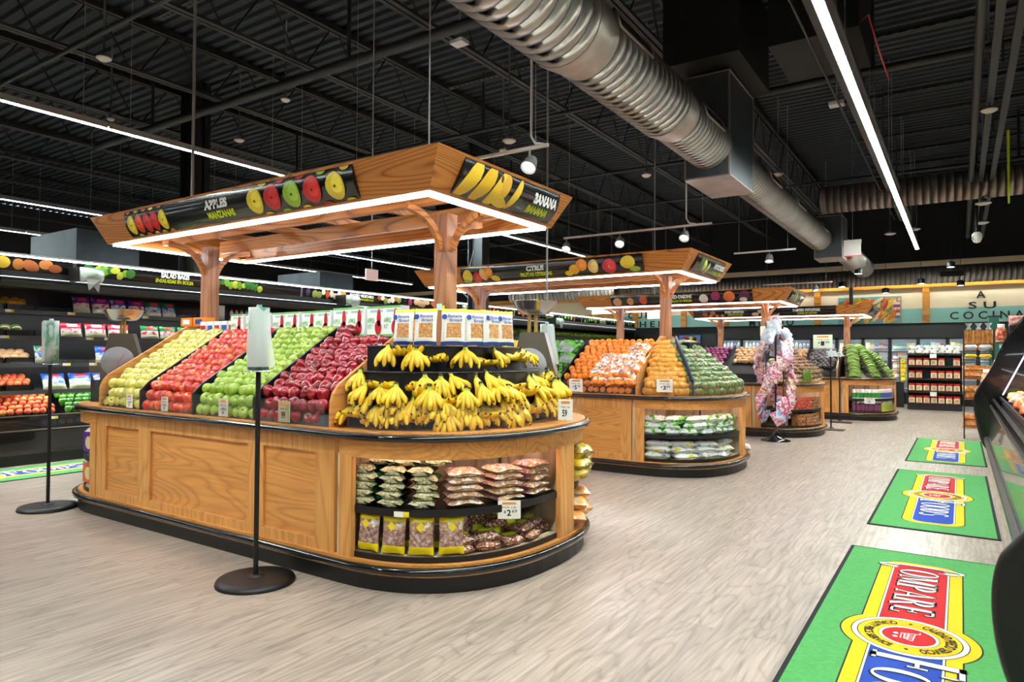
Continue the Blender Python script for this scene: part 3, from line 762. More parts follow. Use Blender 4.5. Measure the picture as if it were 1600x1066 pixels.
GOLD = apple_mesh('golden_apple', .05, gold_skin, 1.0); GALA = apple_mesh('red_apple', .05, gala_skin, .94)
GRAN = apple_mesh('green_apple', .051, gran_skin, .98); REDD = apple_mesh('dark_red_apple', .052, redd_skin, 1.05, .25)
ORAN = ball_mesh('orange', .047, orange_skin); LIME = ball_mesh('lime', .033, lime_skin, sz=1.15)
MANY = ball_mesh('yellow_mango', .053, mango_y, sz=1.25, ecc=-.12, navel=False); MANG = ball_mesh('green_mango', .06, mango_g, sz=1.25, ecc=-.12)
PEACH = ball_mesh('peach', .045, peach_s, sz=.95); POTA = ball_mesh('potato', .05, potato_s, sz=1.4, navel=False)
ONR = ball_mesh('red_onion', .045, onion_r, sz=.95); ONW = ball_mesh('white_onion', .045, onion_w, sz=.95)
YUCA = ball_mesh('yautia_root', .045, yuca_s, sz=1.7, navel=False, ecc=-.25); DARKR = ball_mesh('name_root', .055, dark_root, sz=1.5, navel=False)
GING = ball_mesh('ginger_root', .04, ginger_s, sz=1.5, navel=False, ecc=.2)
def pepper_mesh():
    b = MB(); n = 16; prof = [(.12, -.95), (.5, -1.0), (.75, -.75), (.9, -.2), (1, .35), (.9, .72), (.55, .85), (.12, .7)]
    vs = []
    for q, z in prof:
        for k in range(n):
            a = 2*PI*k/n; w = 1-.13*(1-abs(math.cos(2*a)))*(1 if q > .4 else .3); vs.append((q*w*.045*math.cos(a), q*w*.045*math.sin(a), z*.05))
    b.add(vs, [(i*n+k, i*n+(k+1) % n, (i+1)*n+(k+1) % n, (i+1)*n+k) for i in range(len(prof)-1) for k in range(n)], 0, True)
    b.tube([(0, 0, .032), (0, 0, .055), (.012, 0, .068)], [.01, .006, .008], 6, 1)
    return b.mesh('green_pepper', [pepper_s, ink((90, 130, 50))])
PEPP = pepper_mesh()

def one_fruit(me, name, p, label, cat, group, sc=1., rot=None):
    o = put(me, name, p, rot or (rnd.uniform(-1., 1.), rnd.uniform(-1., 1.), rnd.uniform(0, 6.28)), sc*rnd.uniform(.9, 1.08))
    return tag(o, label, cat, group)

def heap_rows(me, name, x0, x1, rows, step, descr, where, cat, group, skip=None, jitter=.012, lying=False, hexa=True):
    """rows = list of (y, z) row lines running along x; labels tell the row and the place in it"""
    for r, (y, z) in enumerate(rows):
        n = int((x1-x0)/step); off = (step/2 if (r % 2 and hexa) else 0)
        for c in range(n):
            x = x0+step/2+c*step+off*.9
            if x > x1-step*.35: continue
            if skip and skip(x, r, c): continue
            rot = (PI/2+rnd.uniform(-.5, .5), rnd.uniform(-.5, .5), rnd.uniform(0, 6.28)) if lying else None
            one_fruit(me, name, (x+rnd.uniform(-jitter, jitter), y+rnd.uniform(-jitter, jitter), z+rnd.uniform(-.4, .4)*jitter),
                      '%s %s, row %s up, %s from its left' % (descr, where, ONES_ROW[r], nth(c+1)), cat, group, 1., rot)
ONES_ROW = ['one', 'two', 'three', 'four', 'five', 'six', 'seven', 'eight', 'nine', 'ten', 'eleven', 'twelve', 'thirteen', 'fourteen', 'fifteen', 'sixteen', 'seventeen']

def bag_mesh(name, w, h, t, mats, bands=(0,), nx=8, ny=10, lump=.15, seed=1, patch=None):
    """filled pouch lying in xy, thickness z; BANDS gives a material index for each share of the height, PATCH=(u0,u1,v0,v1,idx)"""
    rr = random.Random(seed); b = MB(); top = []; bot = []
    for j in range(ny+1):
        for i in range(nx+1):
            u, v = i/nx, j/ny
            prof = (max(0, 1-(2*u-1)**4)**.5)*(max(0, 1-(2*v-1)**6)**.5)
            pin = 1-.06*math.sin(PI*v)
            x = (u-.5)*w*pin; y = (v-.5)*h*(1-.04*math.sin(PI*u)); z = prof*t/2*(1+rr.uniform(-lump, lump))
            edge = .002 if prof < .02 else z
            wv = .006*math.sin(9*u+seed)*(1 if j in (0, ny) else 0)
            top.append((x, y, edge+wv)); bot.append((x, y, -edge*.8+wv-.001))
    W_ = nx+1
    for pts, flip in ((top, 0), (bot, 1)):
        k = len(b.v); b.v += pts
        for j in range(ny):
            for i in range(nx):
                f = [k+j*W_+i, k+j*W_+i+1, k+(j+1)*W_+i+1, k+(j+1)*W_+i]
                if flip: f.reverse()
                mi = bands[min(len(bands)-1, int((j+.5)/ny*len(bands)))]
                if patch and patch[0] <= (i+.5)/nx <= patch[1] and patch[2] <= (j+.5)/ny <= patch[3] and not flip: mi = patch[4]
                b.f.append(f); b.mi.append(mi); b.sm.append(True)
    return b.mesh(name, mats)

# ---------------------------------------------------------------- bananas
ban_y = blend_mat('banana_skin', [(.3, (226, 182, 26)), (.55, (238, 200, 44)), (.75, (214, 168, 30))], 9, .42, vary=.14)
ban_g = mat('banana_stalk', (176, 184, 40), .5); ban_tip = mat('banana_tip', (60, 44, 24), .7)
plan_y = blend_mat('plantain_skin', [(.3, (84, 124, 34)), (.7, (132, 160, 62))], 9, .35, vary=.22)
plan_t = mat('plantain_tip', (58, 54, 26), .7)
def finger(pts, r, mats, name):
    """one banana along a curve: thin stalk, swollen middle, dark tip"""
    pts = [Vector(p) for p in pts]; b = MB(); N = 12; cur = []
    for i in range(N+1):
        t = i/N; k = t*(len(pts)-1); a = min(int(k), len(pts)-2); f = k-a
        p0 = pts[max(a-1, 0)]; p1 = pts[a]; p2 = pts[a+1]; p3 = pts[min(a+2, len(pts)-1)]
        cur.append(.5*((2*p1)+(p2-p0)*f+(2*p0-5*p1+4*p2-p3)*f*f+(3*p1-p0-3*p2+p3)*f**3))
    rs = [.4, .36, .42, .7, .94, 1.0, 1.0, 1.0, 1.0, .95, .78, .36, .22]
    n = 7
    prev = None; vs = []
    for i, p in enumerate(cur):
        d = (cur[min(i+1, N)]-cur[max(i-1, 0)]).normalized()
        x = d.cross(Vector((0, 0, 1))).normalized() if prev is None else (prev-d*prev.dot(d)).normalized()
        if x.length < .1: x = Vector((1, 0, 0))
        prev = x; y = d.cross(x)
        for k in range(n): vs.append(p+(x*math.cos(2*PI*k/n)+y*math.sin(2*PI*k/n))*r*rs[i])
    for i in range(N):
        mi = 1 if i < 3 else (2 if i >= N-1 else 0)
        b.add([vs[i*n+k] for k in range(n)]+[vs[(i+1)*n+k] for k in range(n)], [(k, (k+1) % n, n+(k+1) % n, n+k) for k in range(n)], mi, True)
    b.add(vs[-n:], [tuple(range(n))], 2)
    # weld rings for smooth shading
    me = b.mesh(name, mats)
    return me
import bmesh
def weld(me):
    bm = bmesh.new(); bm.from_mesh(me); bmesh.ops.remove_doubles(bm, verts=bm.verts, dist=1e-5); bm.to_mesh(me); bm.free(); return me
def banana_bunch(kind, nf=6, h=.115, spread=62, label=None, proto_loc=(0, 0, -60)):
    """crown up, fingers hanging and curving outward to -y"""
    t = thing('banana_bunch', 'yellow banana bunch', 'bananas', (0, 0, 0)); t['_t'] = (0, 0, 0)
    b = MB(); b.lathe([(.001, h+.0), (.015, h+.002), (.016, h+.014), (.011, h+.022), (.001, h+.023)], 8); b.build('crown', ban_tip, t)
    for i in range(nf):
        row = i % 2; a = rad(-90+spread*(2*(i+.5)/nf-1)); d = Vector((math.cos(a), math.sin(a), 0)); L_ = rnd.uniform(.9, 1.05)*(1.0 if row else .86)
        pts = [Vector((0, 0, h+.01))+d*.008, d*.024*L_+Vector((0, 0, h-.022)), d*.07*L_+Vector((0, 0, h-.06)), d*.102*L_+Vector((0, 0, h-.1+.02*row)), d*.112*L_+Vector((0, 0, h-.145+.03*row))]
        if kind == 'flat':
            pts = [Vector((0, 0, h))+d*.01, d*.05+Vector((0, 0, h-.02)), d*.1*L_+Vector((0, 0, h-.045)), d*.15*L_+Vector((0, 0, h-.04+.012*row)), d*.19*L_+Vector((0, 0, h-.015+.012*row))]
        o = bpy.data.objects.new('banana', weld(finger(pts, .0185, [ban_y, ban_g, ban_tip], 'banana'))); COL.objects.link(o); o.parent = t
    return t
# ---------------------------------------------------------------- front island: apples and bananas
I1 = Isl(-5.05, 4.22)
T1 = island(I1, 'large oak produce island in front with apples, bananas and a wooden canopy', [(-6.51, -5.95), (-5.76, -4.41), (-4.23, -3.67)])
RED, GRN, YEL, ORG = (198, 40, 40), (150, 190, 60), (226, 200, 60), (222, 110, 50)
cR, cG, cY = (60, 20, 20), (50, 70, 20), (60, 60, 30)
appl = []
for i, (s, c, k) in enumerate(((.035, YEL, cG), (.08, (214, 76, 50), cR), (.125, (190, 50, 60), cR), (.165, RED, cR), (.21, YEL, cG))):
    appl.append((s, .47+.02*(i % 2), .25, .37, c, k, .05)); appl.append((s+.022, .02, .14, .08, (GRN, ORG, YEL, GRN, ORG)[i], None, 0)); appl.append((s-.016, .98, .14, .08, (RED, GRN, RED, YEL, RED)[i], None, 0))
for i, (s, c, k) in enumerate(((.64, YEL, cG), (.71, RED, cR), (.785, GRN, cG), (.86, RED, cR), (.94, YEL, cG))):
    appl.append((s, .49+.02*(i % 2), .36, .42, c, k, .05)); appl.append((s+.035, .99, .18, .1, (YEL, RED, RED, GRN, YEL)[i], None, 0)); appl.append((s+.035, .01, .18, .08, (YEL, GRN, YEL, RED, YEL)[i], None, 0))
bans = []
for i in range(3): bans.append((.09+.13*i, .52, .26, .66, ((238, 200, 50), (230, 186, 40), (240, 206, 60))[i], None, -.5))
bans += [(.40, .6, .2, .42, (224, 176, 60), None, -.3), (.52, .52, .15, .5, (236, 200, 60), None, -.35), (.38, .22, .5, .17, (240, 204, 50), None, -.25), (.35, .82, .06, .1, (90, 60, 40), None, 0)]
canopy(T1, I1, front_sign=(-6.66, -3.56, [('APPLES', .42, .525, .5, .82, white_txt), ('MANZANAS', .425, .545, .16, .42, lime_txt)], appl, 'black sign with apples, lettered APPLES and MANZANAS'),
       end_sign=(3.62, 4.92, [('BANANA', .71, .98, .5, .82, white_txt), ('BANANA', .68, .92, .16, .42, lime_txt)], bans, 'black sign with bananas, lettered BANANA twice'))
for s in (-1.63, 1.5):     # end boards beside the curved ends
    b = MB(); b.extrude(board_profile(I1), -5.05+s-.012, -5.05+s+.012, 'x'); b.build('end_board', oak_y, T1)
def fruit_rows(I, n=10, r0=1.045):
    y0 = I.YC-I.b+.105
    return [(y0, r0), (y0+.01, r0+.083), (y0+.045, r0+.165)]+[(y0+.045+.0715*k, r0+.165+.0475*k) for k in range(1, n+1)]
ROWS = fruit_rows(I1)
def bin_parts(t, I, xs, x0, x1):
    y0 = I.YC-I.b+.05
    b = MB(); b.extrude([(y0+.02, 1.0), (y0+.09, 1.16), (y0+.8, 1.62), (I.YC-.24, 1.62), (I.YC-.24, 1.0)], x0, x1, 'x'); b.build('sloped_tray', black_satin, t)
    b = MB(); b.box(x0, x1, I.YC-.24, I.YC+.24, 1.0, 1.64); b.build('top_shelf', black_satin, t)
    b = MB(); yb = I.YC+I.b-.05; b.extrude([(yb-.02, 1.0), (yb-.09, 1.16), (yb-.8, 1.62), (I.YC+.24, 1.62), (I.YC+.24, 1.0)][::-1], x0, x1, 'x'); b.build('sloped_tray', black_satin, t)
    for x in xs:
        b = MB(); b.extrude([(y0, 1.0), (y0, 1.17), (y0+.08, 1.25), (y0+.82, 1.73), (y0+.86, 1.66), (y0+.86, 1.0)], x-.008, x+.008, 'x'); b.build('bin_divider', black_satin, t)
bin_parts(T1, I1, (-5.955, -5.16, -4.37), -6.66, -3.57)
guards(T1, I1, ((-6.64, -5.96), (-5.95, -5.17), (-5.15, -4.38), (-4.36, -3.58)))
heap_rows(GOLD, 'golden_apple', -6.64, -5.96, ROWS, .093, 'pale yellow apple', 'in the leftmost front bin', 'apple', 'pale yellow apples in the leftmost bin')
heap_rows(GALA, 'red_apple', -5.95, -5.17, ROWS, .093, 'orange-red apple', 'between yellow and green apples', 'apple', 'orange-red apples on the front island')
heap_rows(GRAN, 'green_apple', -5.15, -4.38, ROWS, .095, 'green apple', 'beside the dark red apples', 'apple', 'green apples on the front island')
heap_rows(REDD, 'dark_red_apple', -4.36, -3.58, ROWS, .098, 'dark red apple', 'beside the banana end', 'apple', 'dark red apples on the front island', skip=lambda x, r, c: r > 10 and x > -4.15)
FY = 3.135
for (x, big, sm, lb, m, w) in ((-6.1, '2', '69', 'white price card on the pale yellow apples', paper, .1), (-5.54, '2', '69', 'white price card on the orange-red apples', paper, .1),
                            (-4.72, '2', '69', 'white price card on the green apples', paper, .115), (-4.0, '99', '', 'cream 99 price card on the dark red apples', cream_paper, .125)):
    price_sign((x, FY-.02, 1.012), (1, 0, 0), lb, big, sm, w, w*1.2, m)
# kit boxes on the top shelf
kit_w = ink((236, 244, 238)); kit_g = ink((120, 190, 110)); kit_r = ink((190, 30, 34)); kit_b = ink((170, 196, 200))
def kit_box(x, y, z, w, h, d, label, word=True, first=True):
    t = thing('apple_kit_box', label, 'box', (x, y, z), 'apple kit boxes behind the apples')
    b = MB(); b.box(x-w/2, x+w/2, y, y+d, z, z+h); b.build('carton', kit_w, t)
    f = plane_map((x-w/2, y, z), (w, 0, 0), (0, 0, h))
    b = MB(); b.add([f(0, 0), f(1, 0), f(1, .08), f(0, .08)], [(0, 1, 2, 3)]); b.add([f(0, .93), f(1, .93), f(1, 1), f(0, 1)], [(0, 1, 2, 3)]); b.add([f(.2, .8), f(.95, .8), f(.95, .88), f(.2, .88)], [(0, 1, 2, 3)], 1)
    b.build('green_print', [kit_g, kit_b], t)
    b = MB(); g = plane_map((x-w/2, y, z), (w, 0, 0), (0, 0, h), .003); b.add(disc(g, .68, .3, .2, .24, 14), [tuple(range(14))]); b.add(disc(g, .72, .62, .12, .3, 12), [tuple(range(12))]); b.build('red_print', kit_r, t)
    if word: lettering('APPLE', g, .04, .46, .46, .62, kit_g, t); lettering('KIT', g, .06, .3, .26, .4, kit_g, t)
for i in range(11):
    x = -5.86+i*.205
    kit_box(x, 4.0+.02*(i % 2), 1.64, .19, .235 if i < 7 else .25, .1, 'white and green apple kit box, %s from the left of the row behind the apples' % nth(i+1))
for i in range(5):
    x = -6.5+.12*i; b = MB(); b.box(x-.05, x+.05, 4.05, 4.12, 1.64, 1.82, 0); b.box(x-.04, x+.04, 4.047, 4.05, 1.68, 1.78, 1)
    tag(b.build('dip_carton', [kit_w, ink((60, 90, 170) if i % 2 else (190, 40, 50))]), 'small white carton behind the pale yellow apples, %s from the left' % nth(i+1), 'box', 'small cartons at the left of the top shelf')
for i in range(2):
    x = -6.86+.23*i; b = MB(); b.box(x-.1, x+.1, 4.08, 4.2, 1.78, 1.87, 0); b.box(x-.06, x+.06, 4.078, 4.08, 1.8, 1.85, 1)
    tag(b.build('snack_box', [ink((232, 140, 30)), kit_w if i == 0 else ink((40, 70, 150))]), ('orange and white carton lying at the far left of the top shelf', 'orange carton with a blue mark behind the pale yellow apples')[i], 'box')

# banana end: stepped black trays, guard
def step(I, rx, ry, z0, z1, side=1, n=24, e=.84):
    cx = I.XC+side*(I.hs-.11)
    pts = [(cx+side*(rx*max(0, math.cos(a))**e), I.YC+ry*(1 if a > 0 else -1)*abs(math.sin(a))**e) for a in [(-PI/2+PI*i/n) for i in range(n+1)]]
    return pts
def step_at(I, rx, ry, th, side=1, e=.84):
    a = rad(th); cx = I.XC+side*(I.hs-.11)
    p = Vector((cx+side*rx*max(0, math.cos(a))**e, I.YC+ry*(1 if a > 0 else -1)*abs(math.sin(a))**e, 0))
    a2 = rad(th+1); q = Vector((cx+side*rx*max(0, math.cos(a2))**e, I.YC+ry*(1 if a2 > 0 else -1)*abs(math.sin(a2))**e, 0)); d = (q-p).normalized()
    return p, Vector((d.y, -d.x, 0))*side
STEPS = ((.6, .76, 1.56), (.77, .86, 1.38), (.86, .93, 1.2))
def steps(t, I, S, side=1):
    for (rx, ry, z) in S:
        b = MB(); P_ = step(I, rx, ry, 0, z, side)[::side]
        b.slab(P_, 1.0, z-.012); b.slab([(p[0], p[1]) for p in P_], z-.01, z)
        b.tube([(x, y, z-.008) for x, y in P_], .008, 6, 0, False); b.build('display_step', black_step, t)
steps(T1, I1, STEPS)
b = MB(); b.wall(I1.arc(-88, 78, .035), 1.0, 1.17, 0, .004); b.build('clear_guard', acryl, T1)
BUN = [banana_bunch('hang', 6), banana_bunch('hang', 7, spread=75), banana_bunch('flat', 6, h=.08, spread=42), banana_bunch('hang', 5, spread=45)]
bun_used = set()
def place_bunch(k, p, out, label, group, sc=1.05, tilt=0., turn=0.):
    a = math.atan2(out.y, out.x)+PI/2+turn
    M = Matrix.LocRotScale(Vector(p), (Matrix.Rotation(a, 3, 'Z') @ Matrix.Rotation(tilt, 3, 'X')).to_euler(), Vector((sc,)*3))
    if k not in bun_used:
        bun_used.add(k); BUN[k].matrix_world = M; BUN[k]['label'] = label; BUN[k]['group'] = group
    else: dup(BUN[k], M, label, group)
BG = 'yellow banana bunches on the curved end of the front island'
LAY = [  # rx, ry, z, thetas, words
    (.70, .84, 1.40, (-76, -66, -58, -36, -24, -14, -4, 6, 16, 28), 'top step'),
    (.88, .95, 1.215, [-86+8*i for i in range(17)], 'middle step'),
    (.97, 1.02, 1.14, [-83+8*i for i in range(18)], 'layer above the guard'),
    (1.01, 1.07, 1.0, [-87+6.2*i for i in range(25)], 'bottom row behind the guard'),
    (.99, 1.05, 1.065, [-84+6.6*i for i in range(22)], 'second row behind the guard')]
for li, (rx, ry, z, ths, wd) in enumerate(LAY):
    for i, th in enumerate(ths):
        p, o = step_at(I1, rx, ry, th+rnd.uniform(-1.5, 1.5)); k = rnd.choice((0, 1, 3, 2, 2) if li < 3 else (0, 1, 3, 0, 2))
        p -= o*((.06 if li < 3 else .1) if k != 2 else .15)
        place_bunch(k, (p.x, p.y, z+rnd.uniform(0, .03)+.012), o, 'yellow banana bunch on the %s, %s from the left' % (wd, nth(i+1)), BG, rnd.uniform(.95, 1.12), rnd.uniform(-.3, .3), rnd.uniform(-.9, .9))
p = I1.end(3, .01); price_sign((p[0]+.01, p[1]-.02, 1.03), (.83, .55, 0), 'white 59 cent price card on the banana guard', '59', '', .105, .15)

# bread bags on the top step
bread_top = ink((240, 206, 50)); bread_w = ink((240, 240, 236)); bread_b = ink((40, 80, 170)); bread_c = blend_mat('bread_print', [(.3, (170, 110, 60)), (.6, (214, 160, 100)), (.8, (240, 220, 190))], 60, .4)
def stand_bag(name, mesh, x, y, z, yawd, h, label, cat, group=None, lean=.08, parts=None):
    M = Matrix.Translation((x, y, z)) @ Matrix.Rotation(rad(yawd), 4, 'Z') @ Matrix.Rotation(PI/2-lean, 4, 'X') @ Matrix.Translation((0, h/2, 0))
    t = thing(name, label, cat, (0, 0, 0), group); t['_t'] = (0, 0, 0); t.matrix_world = M
    o = put(mesh, 'pouch', (0, 0, 0)); o.parent = t
    if parts: parts(t)
    return t
BREAD = bag_mesh('bread_bag', .178, .265, .05, [bread_w, bread_top, bread_c, bread_b], (3, 0, 0, 0, 0, 0, 0, 0, 0, 1), patch=(.2, .85, .18, .55, 2), seed=4)
def bread_parts(t):
    f = plane_map((-.095, -.1325, .03), (.19, 0, 0), (0, .265, 0))
    lettering('Banana', f, .34, .86, .74, .82, bread_b, t, bold=.01); lettering('Bread', f, .4, .86, .63, .71, bread_b, t, bold=.01)
    b = MB(); b.add(disc(f, .2, .76, .1, .07, 14), [tuple(range(14))]); b.build('round_logo', bread_b, t)
for i, (x, y, a) in enumerate(((-3.34, 3.62, 4), (-3.14, 3.63, 14), (-2.97, 3.73, 24), (-2.9, 3.9, 62), (-2.84, 4.02, 82), (-2.82, 4.16, 74))):
    stand_bag('bread_mix_bag', BREAD, x, y, 1.56, a, .265, 'yellow-topped white banana bread bag, %s from the left above the bananas' % nth(i+1), 'bag', 'banana bread bags on the top step', parts=bread_parts)
b = MB(); b.box(-3.47, -3.42, 4.149, 4.153, 1.85, 1.9, 0); b.box(-3.42, -3.39, 4.148, 4.153, 1.85, 1.885, 1); tag(b.build('shelf_tag', [ink((190, 220, 240)), lime_txt]), 'pale blue and green tag stuck to the near canopy post', 'tag')

# packets on the end shelves
nut_m = blend_mat('nut_mix', [(.2, (120, 66, 36)), (.5, (190, 130, 86)), (.8, (230, 190, 150))], 70, .3, vor=True)
pea_m = blend_mat('peanut_print', [(.2, (130, 70, 50)), (.5, (176, 110, 80)), (.7, (206, 160, 130)), (.85, (236, 226, 220))], 90, .25, vor=True)
pump_m = blend_mat('seed_window', [(.2, (176, 172, 128)), (.6, (226, 222, 186)), (.9, (120, 120, 90))], 80, .35, vor=True)
darkg = blend_mat('dark_green_wrap', [(.3, (8, 22, 40)), (.55, (12, 60, 40)), (.75, (50, 140, 50))], 12, .25)
clr = blend_mat('clear_wrap_print', [(.35, (206, 190, 176)), (.46, (180, 128, 76)), (.54, (222, 196, 160)), (.62, (244, 242, 240))], 26, .2)
pinkp = blend_mat('pink_wrap_print', [(.36, (236, 226, 226)), (.47, (206, 60, 110)), (.5, (236, 220, 216)), (.6, (240, 190, 60)), (.64, (244, 240, 240))], 18, .22)
SEED = bag_mesh('seed_bag', .17, .21, .055, [darkg, pump_m], (0,), patch=(0, 1, 0, .3, 1), seed=2)
def mk_window(bagw, m):
    b = MB(); b.lathe([(.001, -.022), (.06, -.02), (.07, 0), (.06, .02), (.001, .022)], 12, 0); me = b.mesh('clear_window', [m]); return me
WIN = mk_window(.15, pump_m); WINN = mk_window(.15, nut_m)
def lie_bag(name, mesh, th, inset, z, label, group, win=None, yawj=0., side=1, I=None, parts=None, cat='bag', tilt=0.):
    I = I or I1; p = I.end(th, inset, side); n = I.nrm(th, side); a = math.atan2(n.y, n.x)+PI/2
    t = thing(name, label, cat, (0, 0, 0), group); t['_t'] = (0, 0, 0)
    t.matrix_world = Matrix.Translation((p[0], p[1], z)) @ Matrix.Rotation(a+yawj, 4, 'Z') @ Matrix.Rotation(tilt, 4, 'X')
    o = put(mesh, 'pouch', (0, 0, 0)); o.parent = t
    if win:
        w = put(win, 'clear_window', (0, -.06, -.002), (0, 0, 0), (1.05, .62, 1.05)); w.parent = t
    return t
for s, th in enumerate((-84, -72, -58)):
    for k in range(5 if s else 5):
        lie_bag('seed_bag', SEED, th+rnd.uniform(-1, 1), .19, .535+k*.052, 'dark green bag of pale seeds, %s up in the %s stack from the left' % (nth(k+1), nth(s+1)), 'dark green seed bags on the upper end shelf', WIN, rnd.uniform(-.12, .12))
    lie_bag('seed_bag', SEED, th+4, .24, .535+5*.052+.012, 'dark green bag of pale seeds slanting on top of the %s stack from the left' % nth(s+1), 'dark green seed bags on the upper end shelf', WIN, .4, tilt=.12)
COOK = bag_mesh('cookie_bag', .24, .2, .05, [clr, pinkp], (0, 0, 1, 1, 1, 1, 0, 0), seed=3)
for s, th in enumerate((-40, -20, -3)):
    for k in range(5):
        lie_bag('cookie_bag', COOK, th+rnd.uniform(-1, 1), .2, .53+k*.048, 'clear bag of round cookies, %s up in the %s stack beside the seed bags' % (nth(k+1), nth(s+1)), 'clear cookie bags on the upper end shelf', None, rnd.uniform(-.1, .1))
TALL = bag_mesh('walnut_bag', .165, .265, .08, [blend_mat('walnut_print', [(.3, (120, 84, 70)), (.5, (160, 124, 110)), (.7, (200, 180, 184))], 45, .25), mat('bag_yellow', (250, 226, 20), .3), clr], (1, 1, 0, 0, 0, 0, 2, 2, 1, 1), seed=5)
DMD = [None]
def nut_label(t):
    f = plane_map((-.0775, -.145, .043), (.155, 0, 0), (0, .29, 0))
    b = MB(); b.add([f(.5, .55), f(.68, .66), f(.5, .77), f(.32, .66)], [(0, 1, 2, 3)]); b.build('yellow_label', yellow_p, t)
for i, th in enumerate((-82, -71, -59, -46)):
    p = I1.end(th, .11); n = I1.nrm(th); a = math.degrees(math.atan2(n.y, n.x))+90
    stand_bag('walnut_bag', TALL, p[0], p[1], .2, a, .29, 'yellow-banded bag of walnuts standing %s from the left on the bottom end shelf' % nth(i+1), 'bag', 'yellow walnut bags on the bottom end shelf', .1, nut_label)
    p = I1.end(th+3, .26)
    stand_bag('walnut_bag', TALL, p[0], p[1], .2, a, .29, 'yellow-banded walnut bag standing behind the %s one from the left' % nth(i+1), 'bag', 'yellow walnut bags on the bottom end shelf', .05)
PEA = bag_mesh('peanut_bag', .19, .14, .06, [pea_m, clr], (0, 0, 0, 0), patch=(.35, .65, .55, .95, 1), seed=6)
LBL = MB().slab([(-.04, -.02), (.04, -.02), (.04, .02), (-.04, .02)], 0, .001).mesh('label', [lime_txt])
for i, (th, k, off) in enumerate(((-42, 0, 0), (-42, 1, 0), (-29, 0, 0), (-29, 1, .01), (-22, 2, .1), (-17, 0, 0), (-9, 1, .02), (-6, 0, 0), (2, 0, .05), (-1, 1, .06))):
    t = lie_bag('peanut_bag', PEA, th, .17+off, .235+k*.055, 'small clear bag of peanuts lying on the bottom end shelf, %s from the left' % nth(i+1), 'peanut bags lying on the bottom end shelf', None, rnd.uniform(-.25, .25))
    o = put(LBL, 'yellow_label', (0, .0, .042), (0, 0, 0), 1.3); o.parent = t
HANG = bag_mesh('hanging_peanut_bag', .14, .22, .05, [pea_m], (0,), seed=7)
BIG = MB().slab([(-.045, -.05), (.045, -.05), (.045, .04), (-.045, .04)], 0, .001).mesh('label', [lime_txt])
def hl(t):
    o = put(BIG, 'yellow_label', (0, -.04, .03)); o.parent = t
for i, th in enumerate((-40, -30, -20, -10)):
    p = I1.end(th, .3); n = I1.nrm(th); a = math.degrees(math.atan2(n.y, n.x))+90
    stand_bag('hanging_peanut_bag', HANG, p[0], p[1], .235, a, .22, 'dark bag of peanuts with a yellow-green label standing upright, %s from the left' % nth(i+1), 'bag', 'upright peanut bags at the back of the bottom end shelf', .05, hl)
for (th, wd, sz) in ((-66, 'under the dark green seed bags', .05), (-88, 'at the left end of the bottom end shelf', .05)):
    p = I1.end(th, .05); n = I1.nrm(th); zz = .49 if th == -66 else .19
    t = thing('shelf_tag', 'small white and yellow shelf tag '+wd, 'shelf tag', (p[0], p[1], zz))
    e = Vector((-n.y, n.x, 0)); f = plane_map(Vector((p[0], p[1], zz-.02))+n*.014-e*.05, e*.1, (0, 0, .035), .001)
    b = MB(); b.add([f(0, 0), f(.62, 0), f(.62, 1), f(0, 1)], [(0, 1, 2, 3)]); b.build('card', paper, t)
    b = MB(); b.add([f(.62, 0), f(1, 0), f(1, 1), f(.62, 1)], [(0, 1, 2, 3)]); b.build('yellow_patch', yellow_p, t)
p = I1.end(-22, .04); price_sign((p[0], p[1]-.012, .42), (.8, .6, 0), 'white 2 dollar price card hanging below the cookie bags', '2', '69', .15, .12)

# second opening at the back right of the front island: bulging bags
BULG = bag_mesh('chip_bag', .24, .3, .12, [blend_mat('silver_yellow_print', [(.3, (200, 200, 190)), (.5, (230, 200, 60)), (.62, (120, 90, 40)), (.8, (236, 236, 230))], 10, .2)], (0,), seed=8)
BULO = bag_mesh('orange_chip_bag', .22, .26, .11, [blend_mat('orange_print', [(.3, (236, 226, 200)), (.55, (236, 150, 30)), (.8, (240, 236, 226))], 9, .25)], (0,), seed=9)
for i, (th, z, me) in enumerate(((20, .57, BULG), (21, .66, BULG), (22, .75, BULG), (30, .58, BULG), (32, .68, BULG), (19, .26, BULO), (22, .35, BULO), (30, .27, BULO), (26, .42, BULO))):
    lie_bag('chip_bag', me, th, .1, z, 'plump %s bag bulging from the front island at its back right, %s up' % (('silver and yellow', 'orange and white')[me is BULO], nth(i+1 if me is BULG else i-4)), 'bags at the back right end of the front island', None, rnd.uniform(-.4, .4), tilt=rnd.uniform(-.3, .1))
# left end: purple and orange packs
for i, (z, c, wd) in enumerate(((.52, (92, 50, 150), 'purple bread pack on the left end shelf of the front island'), (.22, (232, 110, 60), 'orange bread pack below the purple one'))):
    p = I1.end(-62, .16, -1); t = thing('bread_pack', wd, 'bread pack', (p[0], p[1], z))
    b = MB(); b.box(p[0]-.11, p[0]+.11, p[1]-.07, p[1]+.07, z, z+.2); bm_ = b.build('pack', ink(c, .25), t)
    b = MB(); b.lathe([(.1, 0), (.07, .03), (.03, .05), (.001, .06)], 12, 0, Matrix.Translation((p[0], p[1], z+.2))); b.build('clear_top', ink((190, 190, 220), .2), t)
    f = plane_map((p[0]-.11, p[1]-.07, z), (.22, 0, 0), (0, 0, .2)); b = MB(); b.add(disc(f, .5, .45, .3, .32, 16), [tuple(range(16))]); b.build('label_print', ink((240, 220, 160)), t)
